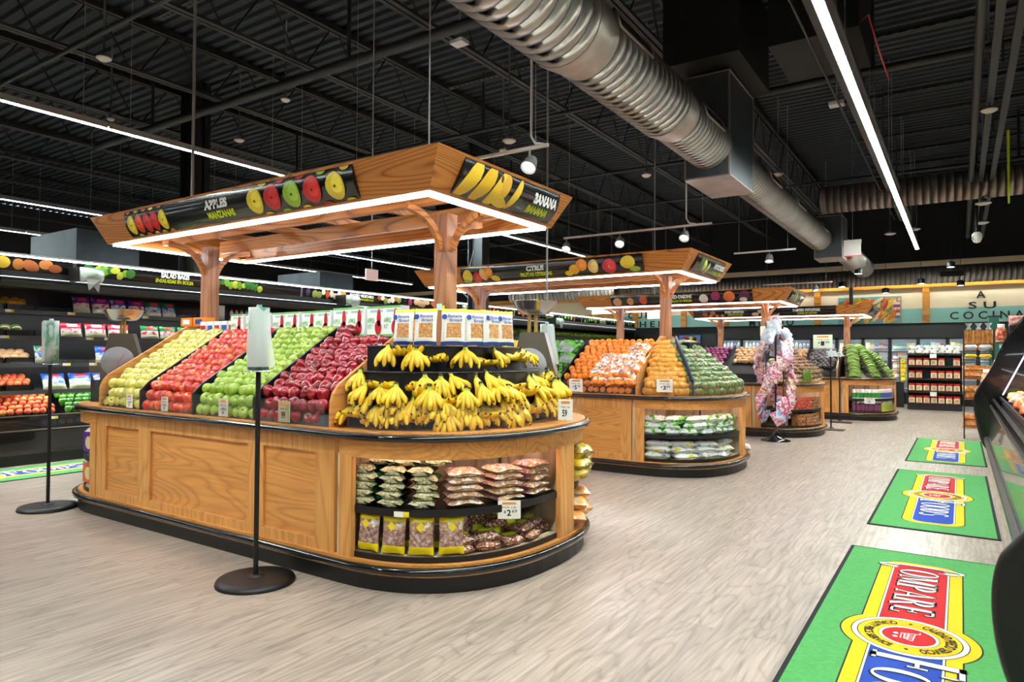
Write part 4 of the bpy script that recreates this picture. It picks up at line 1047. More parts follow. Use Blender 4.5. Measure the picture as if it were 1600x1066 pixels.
# ---------------------------------------------------------------- bag roll stands
roll_m = blend_mat('bag_roll', [(.4, (186, 194, 192)), (.5, (150, 178, 168)), (.56, (70, 140, 110)), (.64, (180, 192, 188))], 9, .3, stretch=(1, 1, .6))
film_m = clear_mat('loose_film', (240, 244, 244), .45, .25)
def roll_stand(x, y, label, base=.25, rz0=1.39, rz1=1.8, r=.066, square=False, film_dir=1):
    t = thing('bag_roll_stand', label, 'bag stand', (x, y, 0)); M = Matrix.Translation((x, y, 0))
    b = MB()
    if square: b.box(x-.2, x+.25, y-.17, y+.17, 0, .012)
    else: b.lathe([(base, 0), (base, .012), (base*.96, .03), (base*.8, .038), (.06, .042), (.001, .043)], 36, 0, M)
    b.build('base', black_satin, t)
    b = MB(); b.tube([(x, y, .03), (x, y, rz0)], .016, 10); b.lathe([(.055, .04), (.05, .05), (.02, .055)], 16, 0, M); b.build('pole', black_satin, t)
    b = MB(); b.lathe([(r+.02, rz0-.012), (r+.02, rz0-.004), (.001, rz0-.003)], 20, 0, M); b.build('tray', steel, t)
    b = MB(); b.lathe([(.02, rz0), (r, rz0), (r, rz1), (.02, rz1), (.015, rz1+.02), (.001, rz1+.02)], 24, 0, M); b.build('bag_roll', roll_m, t)
    b = MB(); vs = []
    for i in range(9):
        a = rad(-120+18*i)*1.0
        for j in range(7):
            v = j/6; rr_ = r+.004+(.0+.045*(i/8)**2)*(1-v)**.8+.006*math.sin(5*v+i); vs.append((x+rr_*math.cos(a)*film_dir, y+rr_*math.sin(a), rz0+.0+(rz1-rz0)*(.05+.92*v)))
    b.add(vs, [(7*i+j, 7*i+j+1, 7*i+j+8, 7*i+j+7) for i in range(8) for j in range(6)], 0, True); b.build('loose_bag', film_m, t)
    return t
roll_stand(-3.86, 2.80, 'black round-based stand with a roll of green-printed bags before the dark red apples', .25)
roll_stand(-7.3, 2.98, 'black round-based stand with a bag roll at the far left of the floor', .25, film_dir=-1)
roll_stand(-3.38, 5.72, 'bag roll stand right behind the bananas beside the scale', .2)
roll_stand(-2.22, 15.2, 'black square-based stand with a white roll before the plantain island', .2, 1.5, 1.62, .09, True)
roll_stand(-2.3, 17.0, 'thin black stand behind the white roll stand', .2, 1.5, 1.6, .05, True)

# ---------------------------------------------------------------- hanging-dial produce scales
def scale(x, y, z, yawd, label, mz=.83):
    t = thing('produce_scale', label, 'scale', (x, y, z)); M = Matrix.Translation((x, y, z))
    b = MB(); b.lathe([(.06, mz-.0), (.13, mz+.01), (.175, mz+.06), (.2, mz+.115), (.205, mz+.12), (.195, mz+.118), (.17, mz+.065), (.12, mz+.02), (.001, mz+.012)], 32, 0, M); b.build('pan', steel, t)
    b = MB(); b.box(x-.07, x-.045, y-.01, y+.01, z+.68, z+mz+.01); b.box(x+.0, x+.025, y-.01, y+.01, z+.68, z+mz+.01); b.build('pan_support', mat('brass_bar', (190, 160, 90), .4, .6), t)
    R_ = Matrix.Translation((x, y, z)) @ Matrix.Rotation(rad(yawd), 4, 'Z')
    b = MB(); pr2 = [(-.2, .02), (.2, .02), (.2, .34), (.1, .7), (-.12, .7), (-.2, .34)]
    vs = [R_ @ Vector((px_, d_, pz)) for d_ in (-.07, .09) for px_, pz in pr2]
    b.add(vs, [tuple(range(6)), tuple(range(11, 5, -1))]+[(i, i+6, (i+1) % 6+6, (i+1) % 6) for i in range(6)]); b.build('body', mat('scale_grey', (112, 108, 96), .3, .5), t)
    b = MB(); b.lathe([(.15, 0), (.16, .015), (.15, .03), (.001, .031)], 28, 0, R_ @ Matrix.Translation((-.03, -.075, .4)) @ Matrix.Rotation(PI/2, 4, 'X')); d = b.build('dial', mat('dial_face', (150, 150, 156), .3), t)
    b = MB(); b.bar(R_ @ Vector((-.03, -.108, .38)), R_ @ Vector((.03, -.108, .48)), .008, .003); b.build('pointer', ink((200, 40, 30)), d)
    return t
scale(-7.42, 3.72, 1.0, 50, 'grey produce scale with shiny steel pan at the left end of the front island')
scale(-3.2, 5.2, 1.0, 20, 'grey produce scale with shiny steel pan behind the bananas', .86)
b = MB(); b.box(-7.35, -7.0, 3.35, 3.354, 1.0, 1.42); b.box(-7.35, -7.346, 3.35, 3.7, 1.0, 1.42); b.box(-7.34, -7.0, 3.36, 3.6, 1.0, 1.22, 1); tag(b.build('clear_bin', [acryl, mat('smoked_box', (40, 38, 44), .2, alpha=.8)]), 'clear plastic bin under the scale at the left end of the front island', 'bin')

# ---------------------------------------------------------------- floor mats with printed logo
mat_green = mat('mat_green', (84, 166, 92), .95, noise=.14, nscale=40, bump=.3); m_y = mat('mat_yellow', (244, 200, 6), .9, noise=.05, nscale=60); m_r = mat('mat_red', (206, 26, 34), .9, noise=.08, nscale=60)
m_b = mat('mat_blue', (30, 72, 178), .9, noise=.1, nscale=60); m_w = mat('mat_white', (240, 240, 240), .9); m_k = mat('mat_black', (20, 24, 26), .9)
def letter_polys(ch):
    """tall serif capitals in a 0..w by 0..1 box, as lists of quads"""
    out = []; T = .2; th = .06
    def q(*p): out.append([p[i:i+2] for i in range(0, len(p), 2)])
    def rect(a, b_, c, d): q(a, b_, c, b_, c, d, a, d)
    def serif(x, w=.34, top=True, bot=True):
        if bot: rect(x-w/2, 0, x+w/2, .05)
        if top: rect(x-w/2, .95, x+w/2, 1)
    def ring(cx, cy, rx, ry, ix, iy, a0, a1, n=18, icx=None):
        icx = cx if icx is None else icx
        for i in range(n):
            a, b_ = rad(a0+(a1-a0)*i/n), rad(a0+(a1-a0)*(i+1)/n)
            q(cx+rx*math.cos(a), cy+ry*math.sin(a), cx+rx*math.cos(b_), cy+ry*math.sin(b_), icx+ix*math.cos(b_), cy+iy*math.sin(b_), icx+ix*math.cos(a), cy+iy*math.sin(a))
    w = .8
    if ch == 'O': ring(.42, .5, .42, .52, .23, .47, 0, 360, 28)
    elif ch == 'C': ring(.45, .5, .45, .55, .26, .49, 35, 325, 24); rect(.78, .72, .84, .98)
    elif ch == 'M': w = 1.05; rect(.12, 0, .18, 1); q(.12, 1, .34, 1, .58, 0, .5, 0); q(.5, 0, .56, 0, .84, 1, .78, 1); rect(.76, 0, .96, 1); serif(.15, .24); serif(.86, .3)
    elif ch == 'P': w = .72; rect(.1, 0, .3, 1); ring(.3, .73, .38, .27, .18, .22, -90, 90, 14); serif(.2)
    elif ch == 'R': w = .85; rect(.1, 0, .3, 1); ring(.3, .74, .38, .26, .18, .21, -90, 90, 14); q(.34, .48, .5, .48, .86, -.06, .64, -.06); serif(.2)
    elif ch == 'A': w = .86; q(.12, 0, .18, 0, .46, 1, .4, 1); q(.4, 1, .48, 1, .84, 0, .64, 0); rect(.25, .3, .66, .36); serif(.15, .24, False); serif(.74, .3, False)
    elif ch == 'E': w = .72; rect(.1, 0, .3, 1); rect(.1, .94, .66, 1); rect(.1, 0, .68, .06); rect(.3, .48, .52, .53); rect(.6, .8, .66, 1); rect(.62, 0, .68, .22); rect(.48, .4, .54, .62)
    elif ch == 'F': w = .72; rect(.1, 0, .3, 1); rect(.1, .94, .68, 1); rect(.3, .48, .52, .53); rect(.62, .76, .68, 1); rect(.48, .4, .54, .62); serif(.2, .36, False)
    elif ch == 'D': w = .82; rect(.1, 0, .3, 1); ring(.3, .5, .46, .5, .27, .45, -90, 90, 16); serif(.2, .3)
    elif ch == 'S': w = .66; ring(.32, .74, .26, .27, .14, .2, 30, 250, 14); ring(.34, .27, .27, .28, .13, .2, -150, 70, 14); q(.16, .6, .3, .54, .52, .4, .4, .46)
    return out, w
def floor_mat(cx, cy, L_, dirn, label):
    """dirn=1: text reads toward -y, top to +x; -1: the other way"""
    t = thing('floor_mat', label, 'floor mat', (cx, cy, 0))
    f = lambda s, u, z=.0: Vector((cx+u*dirn, cy-s*dirn, .009+z)); hl_ = L_/2; hw = .49
    def quad(s0, s1, u0, u1, z): return [f(s0, u0, z), f(s0, u1, z), f(s1, u1, z), f(s1, u0, z)][::1]
    b = MB(); b.box(cx-hw-.0, cx+hw+.0, cy-hl_, cy+hl_, 0, .007); b.build('rubber_edge', m_k, t)
    b = MB(); b.box(cx-hw+.025, cx+hw-.025, cy-hl_+.025, cy+hl_-.025, .005, .009); b.build('pile', mat_green, t)
    off = -.0; Z = [.0005]
    logo = MB(); cols = [m_y, m_r, m_b, m_w, m_k]
    def add_poly(pts, c, z): logo.add([f(s, u+off, z) for s, u in pts], [tuple(range(len(pts)))], c)
    def stadium(s0, s1, h_, r, n=8):
        pts = []
        for (cs, cu, a0) in ((s1-r, h_-r, 0), (s0+r, h_-r, 90), (s0+r, -h_+r, 180), (s1-r, -h_+r, 270)):
            for i in range(n+1): a = rad(a0+90*i/n); pts.append((cs+r*math.cos(a), cu+r*math.sin(a)))
        return pts
    def circ(r, n=48): return [(r*math.cos(2*PI*i/n), r*math.sin(2*PI*i/n)) for i in range(n)]
    S = 1.5
    add_poly(stadium(-S-.008, S+.008, .248, .16), 4, .0004); add_poly(stadium(-S, S, .24, .15), 0, .0008)
    add_poly(circ(.33), 4, .0006); add_poly(circ(.322), 0, .001)
    for s0, s1, c in ((-S+.07, -.1, 1), (.1, S-.07, 2)):
        add_poly(stadium(s0-.012, s1+.012, .172, .1), 4, .0012); add_poly(stadium(s0-.008, s1+.008, .168, .1), 3, .0014); add_poly(stadium(s0, s1, .158, .09), 4, .0016); add_poly(stadium(s0+.003, s1-.003, .155, .09), c, .0018)
    for r, c in ((.275, 4), (.27, 3), (.245, 4), (.24, 0), (.142, 4), (.139, 3), (.124, 4), (.121, 1)): Z[0] += .0; add_poly(circ(r), c, .0020+(.33-r)*.004)
    def word(txt, s0, h0, h1, scs, big=None):
        s = s0
        for i, ch in enumerate(txt):
            P_, w = letter_polys(ch); hh0, hh1, ss = (h0, h1, scs) if not (big and i == 0) else big
            for k, (c, ds, du, z) in enumerate(((4, .010, -.010, .0036), (4, -.006, .006, .0036), (3, 0, 0, .0044))):
                for p in P_: add_poly([(s+x*ss+ds, hh0+(hh1-hh0)*y+du) for x, y in p], c, z+(.0001*i))
            s += (w+.03)*ss
    word('COMPARE', -S+.055, -.115, .105, .185, (-.235, .235, .15)); word('FOODS', .28, -.12, .12, .21, (-.14, .25, .25))
    # cart
    def line(a, b_, w_=.006):
        d = Vector((b_[0]-a[0], b_[1]-a[1], 0)); n = Vector((-d.y, d.x, 0)).normalized()*w_/2
        add_poly([(a[0]+n.x, a[1]+n.y), (b_[0]+n.x, b_[1]+n.y), (b_[0]-n.x, b_[1]-n.y), (a[0]-n.x, a[1]-n.y)], 3, .0042)
    for a, c in (((-.08, .05), (-.055, .05)), ((-.055, .05), (-.03, -.035)), ((-.03, -.035), (.045, -.035)), ((-.048, .03), (.06, .02)), ((.06, .02), (.04, -.02)), ((-.04, 0), (.05, -.005)), ((-.035, -.02), (.042, -.02)), ((-.02, .028), (-.015, -.02)), ((.005, .026), (.007, -.02)), ((.03, .024), (.027, -.02))): line(a, c)
    for c in ((-.015, -.06), (.035, -.06)): add_poly([(c[0]+.013*math.cos(k*PI/5), c[1]+.013*math.sin(k*PI/5)) for k in range(10)], 3, .0042)
    o = logo.build('printed_logo', cols, t)
    def ringtext(txt, a0, a1, top):
        def g(s, q):
            if top: a = rad(a0+(a1-a0)*s); r = .165+.055*q
            else: a = rad(a0+(a1-a0)*s); r = .22-.055*q
            return f(r*math.cos(a), r*math.sin(a)+off, .0045)
        lettering(txt, g, 0, 1, 0, 1, m_k, o, bold=.03)
    ringtext('CALIDAD PRECIO SERVICIO', 162, 18, True); ringtext('QUALITY PRICE SERVICE', 200, 340, False)
    b = MB()
    for a in (0, 180): b.add([f(.19*math.cos(rad(a))+.01*math.cos(k), .01*math.sin(k), .0046) for k in [i*PI/4 for i in range(8)]], [tuple(range(8))])
    b.build('dot_print', m_k, o)
floor_mat(-.24, 4.20, 3.6, 1, 'green logo floor mat lying nearest, at the bottom right')
floor_mat(-.22, 8.62, 3.56, 1, 'green logo floor mat in the middle of the row at right')
floor_mat(-.19, 12.95, 3.3, 1, 'green logo floor mat farthest up the right aisle')
floor_mat(-9.66, 3.2, 3.6, -1, 'green logo floor mat before the left refrigerated case')

# ---------------------------------------------------------------- second island: citrus and mangoes
I2 = Isl(-5.05, 9.09)
T2 = island(I2, 'second oak produce island with citrus and mangoes under a wooden canopy', [(-6.51, -5.95), (-5.76, -4.55), (-4.36, -3.62)])
OR_, GF, LM, LI = (238, 140, 50), (206, 60, 70), (236, 206, 60), (150, 190, 70); cO = (250, 200, 120)
cit = [(.04, .45, .35, .42, LM, None, 0), (.1, .35, .32, .36, GF, (240, 200, 160), 0), (.03, .1, .25, .16, LI, None, 0), (.17, .6, .34, .36, OR_, cO, .2), (.14, .5, .24, .4, (240, 190, 110), None, .3), (.21, .2, .3, .2, LM, None, -.2),
       (.66, .4, .3, .3, (240, 180, 60), None, 0), (.70, .62, .34, .34, OR_, cO, 0), (.76, .5, .3, .4, (240, 200, 120), cO, 0), (.84, .45, .4, .42, GF, (240, 200, 160), 0), (.93, .6, .4, .36, LM, None, 0), (.96, .2, .3, .16, LI, None, 0), (.63, .2, .25, .16, LM, None, 0)]
canopy(T2, I2, 2.84, 2.58, front_sign=(-6.38, -3.42, [('CITRUS', .40, .5, .5, .82, white_txt), ('FRUTAS CITRICAS', .36, .54, .16, .42, lime_txt)], cit, 'black sign with citrus fruit, lettered CITRUS and FRUTAS CITRICAS'),
       end_sign=(8.52, 9.72, [('AVOCADO', .6, .98, .5, .8, white_txt), ('AGUACATE', .62, .95, .16, .4, lime_txt)], [(.2, .5, .3, .42, (90, 110, 50), None, .4), (.3, .5, .24, .36, (200, 210, 120), (110, 70, 40), .4), (.42, .4, .2, .34, (190, 200, 100), (110, 70, 40), -.3)], 'black avocado sign on the end of the second canopy'))
for s in (-1.63, 1.63):
    b = MB(); b.extrude(board_profile(I2), -5.05+s-.012, -5.05+s+.012, 'x'); b.build('end_board', oak_y, T2)
bin_parts(T2, I2, (-6.0, -5.25, -4.52), -6.66, -3.44)
guards(T2, I2, ((-6.64, -5.26), (-5.24, -4.53), (-4.5, -3.45)))
R2 = fruit_rows(I2)
heap_rows(ORAN, 'orange', -4.5, -3.46, R2, .092, 'orange', 'on the second island', 'orange', 'loose and bagged oranges on the second island')
heap_rows(LIME, 'lime', -5.2, -4.55, R2[:], .075, 'lime', 'left of the oranges', 'lime', 'limes on the second island')
heap_rows(ball_mesh('lemon', .042, ink((240, 206, 50)), sz=1.3), 'lemon', -5.95, -5.3, R2[3:], .085, 'lemon', 'left of the limes', 'lemon', 'lemons on the second island', lying=True)
NET = bag_mesh('net_bag_of_oranges', .24, .19, .11, [blend_mat('orange_net', [(.3, (232, 110, 20)), (.6, (250, 160, 50))], 26, .3, vor=True), blend_mat('net_label', [(.4, (244, 236, 226)), (.52, (228, 120, 60)), (.56, (60, 60, 80)), (.6, (246, 240, 236))], 10, .35)], (0, 1, 1, 1, 0), seed=11, lump=.3)
k = 0
for r in range(9):
    for c in range(3 if r < 6 else 2):
        y, z = R2[r+1]; x = -3.98+.2*c+(.0 if r % 2 else .05)-(.0 if r < 6 else -.15)
        if r > 5 and c == 0: continue
        k += 1; o = put(NET, 'net_bag', (x, y-.02, z+.05), (.55, rnd.uniform(-.25, .25), rnd.uniform(-.3, .3)))
        tag(o, 'white-labelled net bag of oranges, row %s up, %s from the left' % (ONES_ROW[r], nth(c+1)), 'net bag', 'net bags of oranges on the second island')
LBAG = bag_mesh('bag_of_limes', .2, .2, .1, [film, lime_skin], (0, 0, 1, 1), seed=12, lump=.4)
for k, (x, ri) in enumerate(((-4.95, 9), (-4.7, 9), (-4.8, 10), (-5.05, 10), (-4.62, 6), (-4.66, 1))):
    o = put(LBAG, 'bag_of_limes', (x, R2[ri][0], R2[ri][1]+.05), (.6, .1, rnd.uniform(-.4, .4))); tag(o, 'clear plastic bag of limes on the lime heap, %s of six' % nth(k+1), 'bag', 'clear bags on the lime heap')
def cone_heap(me, name, I, t0, t1, rows, step_, descr, where, cat, group, shrink=.068, rise=.058, z0=1.05, lying=True, side=1, sc=1.):
    for r in range(rows):
        a_, b_ = .94-shrink*max(0, r-1)*(I.a/1.04), 1.04-shrink*max(0, r-1)*(I.b/1.14); z = z0+rise*r+(.02 if r else 0)
        th = t0+(1.5 if r % 2 else 0); c = 0
        while th < t1:
            p = Isl(I.XC, I.YC, I.hs-.02, a_, b_, I.n).end(th, 0, side); q = Isl(I.XC, I.YC, I.hs, a_, b_, I.n).end(th+1, 0, side)
            dl = max(.004, math.hypot(q[0]-p[0], q[1]-p[1])); c += 1
            one_fruit(me, name, (p[0]+rnd.uniform(-.008, .008), p[1]+rnd.uniform(-.008, .008), z+rnd.uniform(-.008, .008)), '%s %s, row %s up, %s from its left' % (descr, where, ONES_ROW[r], nth(c)), cat, group, sc,
                      (PI/2+rnd.uniform(-.4, .4), rnd.uniform(-.4, .4), rnd.uniform(0, 6.28)) if lying else None)
            th += step_/dl
def cone_base(t, I, side=1):
    b = MB(); n = 24; vs = []; prof = ((.98, 1.0), (.9, 1.1), (.28, 1.62), (.02, 1.66))
    J = lambda k, th: Isl(I.XC, I.YC, I.hs, max(.02, I.a*k-.1), max(.02, I.b*k-.12), I.n).end(th, 0, side)
    for k, z in prof:
        for i in range(n+1): p = J(k, -89+178*i/n); vs.append((p[0], p[1], z))
    b.add(vs, [(i*(n+1)+j, i*(n+1)+j+1, (i+1)*(n+1)+j+1, (i+1)*(n+1)+j) for i in range(3) for j in range(n)]); b.build('heap_tray', black_satin, t)
cone_base(T2, I2)
cone_heap(MANY, 'yellow_mango', I2, -84, -53, 11, .108, 'yellow mango', 'left of the blue divider', 'mango', 'yellow mangoes on the second island')
cone_heap(MANG, 'green_mango', I2, -50, 62, 11, .125, 'green mango', 'on the end of the second island', 'mango', 'green mangoes on the second island')
p = I2.end(-51.5, .05); q = Vector((-3.15, 8.7, 0)); b = MB()
vs = [(p[0], p[1], 1.0), (p[0], p[1], 1.2), (q.x, q.y, 1.76), (q.x, q.y, 1.0)]; d = Vector((q.x-p[0], q.y-p[1], 0)).normalized(); nn = Vector((-d.y, d.x, 0))*.012
b.add([Vector(v)+nn for v in vs]+[Vector(v)-nn for v in vs], [(0, 1, 2, 3), (7, 6, 5, 4), (0, 4, 5, 1), (1, 5, 6, 2), (2, 6, 7, 3)]); b.build('bin_divider', mat('blue_black_divider', (16, 30, 70), .3), T2)
b = MB(); b.box(-3.5, -3.0, 8.8, 9.3, 1.0, 1.68); b.build('centre_block', black_satin, T2)
b = MB(); b.wall(I2.arc(-88, 70, .035), 1.0, 1.17, 0, .004); b.build('clear_guard', acryl, T2)
price_sign((-4.25, I2.YC-I2.b-.0, 1.015), (1, 0, 0), 'white price card on the oranges', '5', '99', .2, .17); p = I2.end(-72, .03)
price_sign((p[0], p[1]-.03, 1.05), (1, .1, 0), 'white price card on the yellow mangoes', '3', '49', .2, .16)
VEG = bag_mesh('green_veg_bag', .27, .22, .1, [blend_mat('green_white_print', [(.36, (40, 130, 50)), (.44, (120, 190, 80)), (.52, (226, 234, 230)), (.66, (190, 205, 215)), (.74, (236, 240, 240))], 13, .25)], (0,), seed=13, lump=.25)
WHB = bag_mesh('white_veg_bag', .34, .26, .1, [blend_mat('white_yellow_print', [(.34, (206, 206, 60)), (.42, (226, 230, 226)), (.6, (210, 216, 220)), (.66, (60, 66, 74)), (.7, (232, 232, 226))], 9, .25)], (0,), seed=14, lump=.25)
n = 0
for s, th in enumerate((-80, -66, -50, -34, -18, -4)):
    for k in range(3 if s in (0, 1) else 3):
        n += 1; lie_bag('vegetable_bag', VEG, th+rnd.uniform(-2, 2), .2, .545+k*.072, 'green and white vegetable bag, %s up in the %s pile on the second island' % (nth(k+1), nth(s+1)), 'green vegetable bags on the upper end shelf of the second island', None, rnd.uniform(-.3, .3), I=I2, tilt=rnd.uniform(-.12, .12))
for s, th in enumerate((-76, -56, -36, -14)):
    for k in range(3):
        lie_bag('vegetable_bag', WHB, th+rnd.uniform(-3, 3), .22, .24+k*.075, 'white and yellow bag, %s up in the %s pile below the green bags' % (nth(k+1), nth(s+1)), 'white bags on the bottom end shelf of the second island', None, rnd.uniform(-.3, .3), I=I2, tilt=rnd.uniform(-.1, .1))
p = I2.end(14, .02); lie_bag('white_garlic_bag', bag_mesh('garlic_net', .12, .12, .1, [ink((236, 232, 224))], (0,), seed=3), 16, .03, .25, 'small white bag poking out at the right end of the second island', None, None, 0, I=I2)

# ---------------------------------------------------------------- third island: onions and roots
I3 = Isl(-4.85, 14.15, 1.63, 1.04, 1.1)
T3 = island(I3, 'third produce island with onions and roots behind the hanging candy bags', [(-6.3, -5.75), (-5.56, -4.35), (-4.15, -3.45)])
WO, RO, YO = (232, 228, 220), (150, 40, 100), (226, 120, 60)
oni = [(.05, .4, .4, .38, (226, 170, 130), None, 0), (.15, .42, .3, .36, (220, 150, 90), None, 0), (.25, .5, .34, .42, (216, 90, 50), None, 0), (.68, .4, .36, .4, WO, None, 0), (.76, .6, .36, .4, RO, None, 0), (.85, .5, .46, .46, YO, None, 0), (.95, .6, .4, .36, (90, 30, 70), None, 0), (.94, .2, .3, .2, WO, None, 0)]
canopy(T3, I3, 2.79, 2.54, sc=.98, front_sign=(-6.25, -3.3, [('BAGGED ONIONS', .40, .60, .5, .82, white_txt), ('CEBOLLAS EN BOLSA', .41, .6, .16, .42, lime_txt)], oni, 'black sign with onions, lettered BAGGED ONIONS'),
       end_sign=(13.6, 14.75, None, [(.3, .5, .2, .7, (150, 170, 90), None, .4), (.42, .5, .15, .6, (180, 190, 130), None, .4), (.6, .5, .3, .4, (70, 100, 50), None, 0), (.75, .6, .3, .15, (200, 210, 200), None, -.2)], 'black sign with green beans on the end of the third canopy'))
b = MB(); b.extrude(board_profile(I3, 1.7), -6.48-.012, -6.48+.012, 'x'); b.build('end_board', oak_y, T3)
bin_parts(T3, I3, (-5.7, -5.1, -4.4, -3.8), -6.46, -3.2)
R3 = fruit_rows(I3, 9)
heap_rows(ONW, 'white_onion', -5.65, -5.12, R3[4:], .092, 'white onion', 'on the third island', 'onion', 'white onions on the third island')
heap_rows(ONR, 'red_onion', -5.05, -3.85, R3[3:], .092, 'red onion', 'on the third island', 'onion', 'red onions on the third island')
heap_rows(POTA, 'potato', -3.75, -3.2, R3[6:], .11, 'brown potato', 'right of the red onions', 'potato', 'potatoes at the back of the third island', lying=True)
cone_base(T3, I3)
cone_heap(GING, 'ginger_root', I3, -70, 10, 7, .1, 'pale ginger root', 'on the third island end', 'ginger', 'ginger roots on the third island')
cone_heap(YUCA, 'yautia_root', I3, -60, 60, 12, .12, 'brown root', 'topping the end of the third island', 'root vegetable', 'brown roots on the third island', z0=1.12, shrink=.075)
b = MB(); b.wall(I3.arc(-88, 70, .035), 1.0, 1.17, 0, .004); b.build('clear_guard', acryl, T3)
GRP = MB(); 
for i in range(4): GRP.tube([(-.06+.04*i, 0, -.12), (-.06+.04*i, -.03, 0), (-.06+.04*i, 0, .12)], [.012, .022, .01], 8)
tag(put(GRP.mesh('small_green_bananas', [plan_y]), 'small_banana_hand', (*I3.end(-38, -.02), 1.14)), 'upright hand of small green bananas on the front of the third island', 'bananas')
TUB = MB().slab([(-.08, -.06), (.08, -.06), (.08, .06), (-.08, .06)], 0, .05).add([], []).mesh('clear_tub', [blend_mat('tub_red', [(.3, (170, 50, 40)), (.6, (220, 110, 90)), (.8, (236, 226, 220))], 30, .25)])
TUBB = MB().slab([(-.08, -.06), (.08, -.06), (.08, .06), (-.08, .06)], 0, .05).mesh('clear_tub', [blend_mat('tub_brown', [(.3, (120, 60, 30)), (.6, (190, 130, 80)), (.8, (236, 226, 220))], 30, .25)])
for z, me, wd in ((.51, TUB, 'upper'), (.21, TUBB, 'bottom')):
    for s, th in enumerate((-40, -27, -15, -5)):
        for k in range(4):
            p = I3.end(th, .17); nrm_ = I3.nrm(th)
            mm_ = me if not (z > .4 and s > 1) else TUBB
            o = put(mm_, 'food_tub', (p[0], p[1], z+.056*k), (0, 0, math.atan2(nrm_.y, nrm_.x)+PI/2+rnd.uniform(-.1, .1)), (1.2, 1.2, 1)); tag(o, '%s plastic tub, %s up in the %s stack, %s shelf of the third island' % ('red' if mm_ is TUB else 'brown', nth(k+1), nth(s+1), wd), 'tub', 'plastic tubs on the %s end shelf of the third island' % wd)

# ---------------------------------------------------------------- fourth island: plantains
I4 = Isl(-3.95, 18.8, 1.63, 1.04, 1.1)
T4 = island(I4, 'farthest produce island with green plantains and jars', [(-5.4, -4.85), (-4.66, -3.45), (-3.25, -2.55)])
SP, PK = (170, 90, 60), (226, 190, 160)
swt = [(.09, .45, .3, .3, SP, None, 0), (.15, .6, .3, .3, (190, 110, 80), None, .3), (.13, .2, .2, .2, OR_, None, 0), (.18, .2, .2, .2, OR_, None, 0), (.22, .22, .2, .2, OR_, None, 0), (.46, .3, .4, .24, PK, None, 0), (.5, .62, .36, .24, PK, None, 0), (.54, .3, .36, .24, PK, None, 0)]
canopy(T4, I4, 2.74, 2.51, sc=.98, front_sign=(-6.0, -2.5, [('SWEET POTATOES', .24, .38, .5, .82, white_txt), ('BATATAS DULCES', .26, .37, .16, .42, lime_txt), ('BAGGED POTATOES', .72, .9, .5, .82, white_txt), ('PAPAS EN BOLSA', .75, .88, .16, .42, lime_txt)], swt, 'black sign lettered SWEET POTATOES and BAGGED POTATOES'),
       end_sign=(18.3, 19.4, None, [(.5, .5, .4, .3, (190, 200, 150), None, .2), (.5, .5, .16, .2, (60, 80, 40), None, 0)], 'small green-printed sign on the end of the farthest canopy'))
bin_parts(T4, I4, (-4.6, -3.9, -3.2), -5.56, -2.42)
b = MB(); b.extrude(board_profile(I4, 1.7), -2.46-.012, -2.46+.012, 'x'); b.build('end_board', oak_y, T4)
R4 = fruit_rows(I4, 9)
heap_rows(YUCA, 'brown_root', -4.6, -3.9, R4[6:], .11, 'long brown root', 'on the farthest island', 'root vegetable', 'brown roots on the farthest island', lying=True)
heap_rows(POTA, 'potato', -3.85, -3.2, R4[5:], .1, 'potato', 'on the farthest island', 'potato', 'potatoes on the farthest island', lying=True)
heap_rows(DARKR, 'dark_yam', -3.15, -2.5, R4[3:], .115, 'dark yam', 'left of the plantains', 'yam', 'dark yams on the farthest island', lying=True)
def plantain_hand():
    t = thing('plantain_hand', 'green plantain hand', 'plantains', (0, 0, 0)); t['_t'] = (0, 0, 0)
    for i in range(4):
        y = -.085+.052*i*1.0; z = .02*math.sin(i*1.1)
        pts = [(-.135, y+.03, z-.035), (-.085, y, z-.005), (0, y-.01, z+.028), (.085, y, z-.005), (.135, y+.02, z-.03)]
        o = bpy.data.objects.new('plantain', weld(finger(pts, .027, [plan_y, plan_t, plan_t], 'plantain'))); COL.objects.link(o); o.parent = t
    return t
PH = plantain_hand(); first = True; n = 0
for cidx, th in enumerate((-78, -48, -16, 14)):
    for k in range(9 if cidx < 2 else 7):
        a_, b_ = .86-.06*k, .98-.06*k
        p = Isl(I4.XC, I4.YC, I4.hs-.02, max(a_, .3), max(b_, .4), I4.n).end(th, 0); q = I4.nrm(th)
        M = Matrix.Translation((p[0]+.02*(k % 2), p[1], 1.07+.082*k)) @ Matrix.Rotation(math.atan2(q.y, q.x)+PI/2, 4, 'Z') @ Matrix.Rotation(.35, 4, 'X') @ Matrix.Scale(1.2, 4)
        lb = 'hand of green plantains, %s up in the %s column from the left' % (nth(k+1), nth(cidx+1))
        if first: PH.matrix_world = M; PH['label'] = lb; PH['group'] = 'green plantain hands on the farthest island'; first = False
        else: dup(PH, M, lb)
cone_base(T4, I4)
b = MB(); b.wall(I4.arc(-88, 70, .035), 1.0, 1.1, 0, .004); b.build('clear_guard', acryl, T4)
price_sign((-2.9, 18.6, 1.72), (1, 0, 0), 'pale green price card standing above the plantains', '1', '99', .45, .33, ink((214, 226, 196)))
def jar(h, r, body, lidc, lab):
    b = MB(); b.lathe([(r*.95, 0), (r, .01), (r, h*.15)], 12); b.lathe([(r*1.01, h*.15), (r*1.01, h*.65)], 12, 2); b.lathe([(r, h*.65), (r, h*.78), (r*.75, h*.86)], 12, 0); b.lathe([(r*.8, h*.86), (r*.8, h), (.001, h)], 12, 1)
    return b.mesh('jar', [ink(body, .15), ink(lidc), ink(lab)])
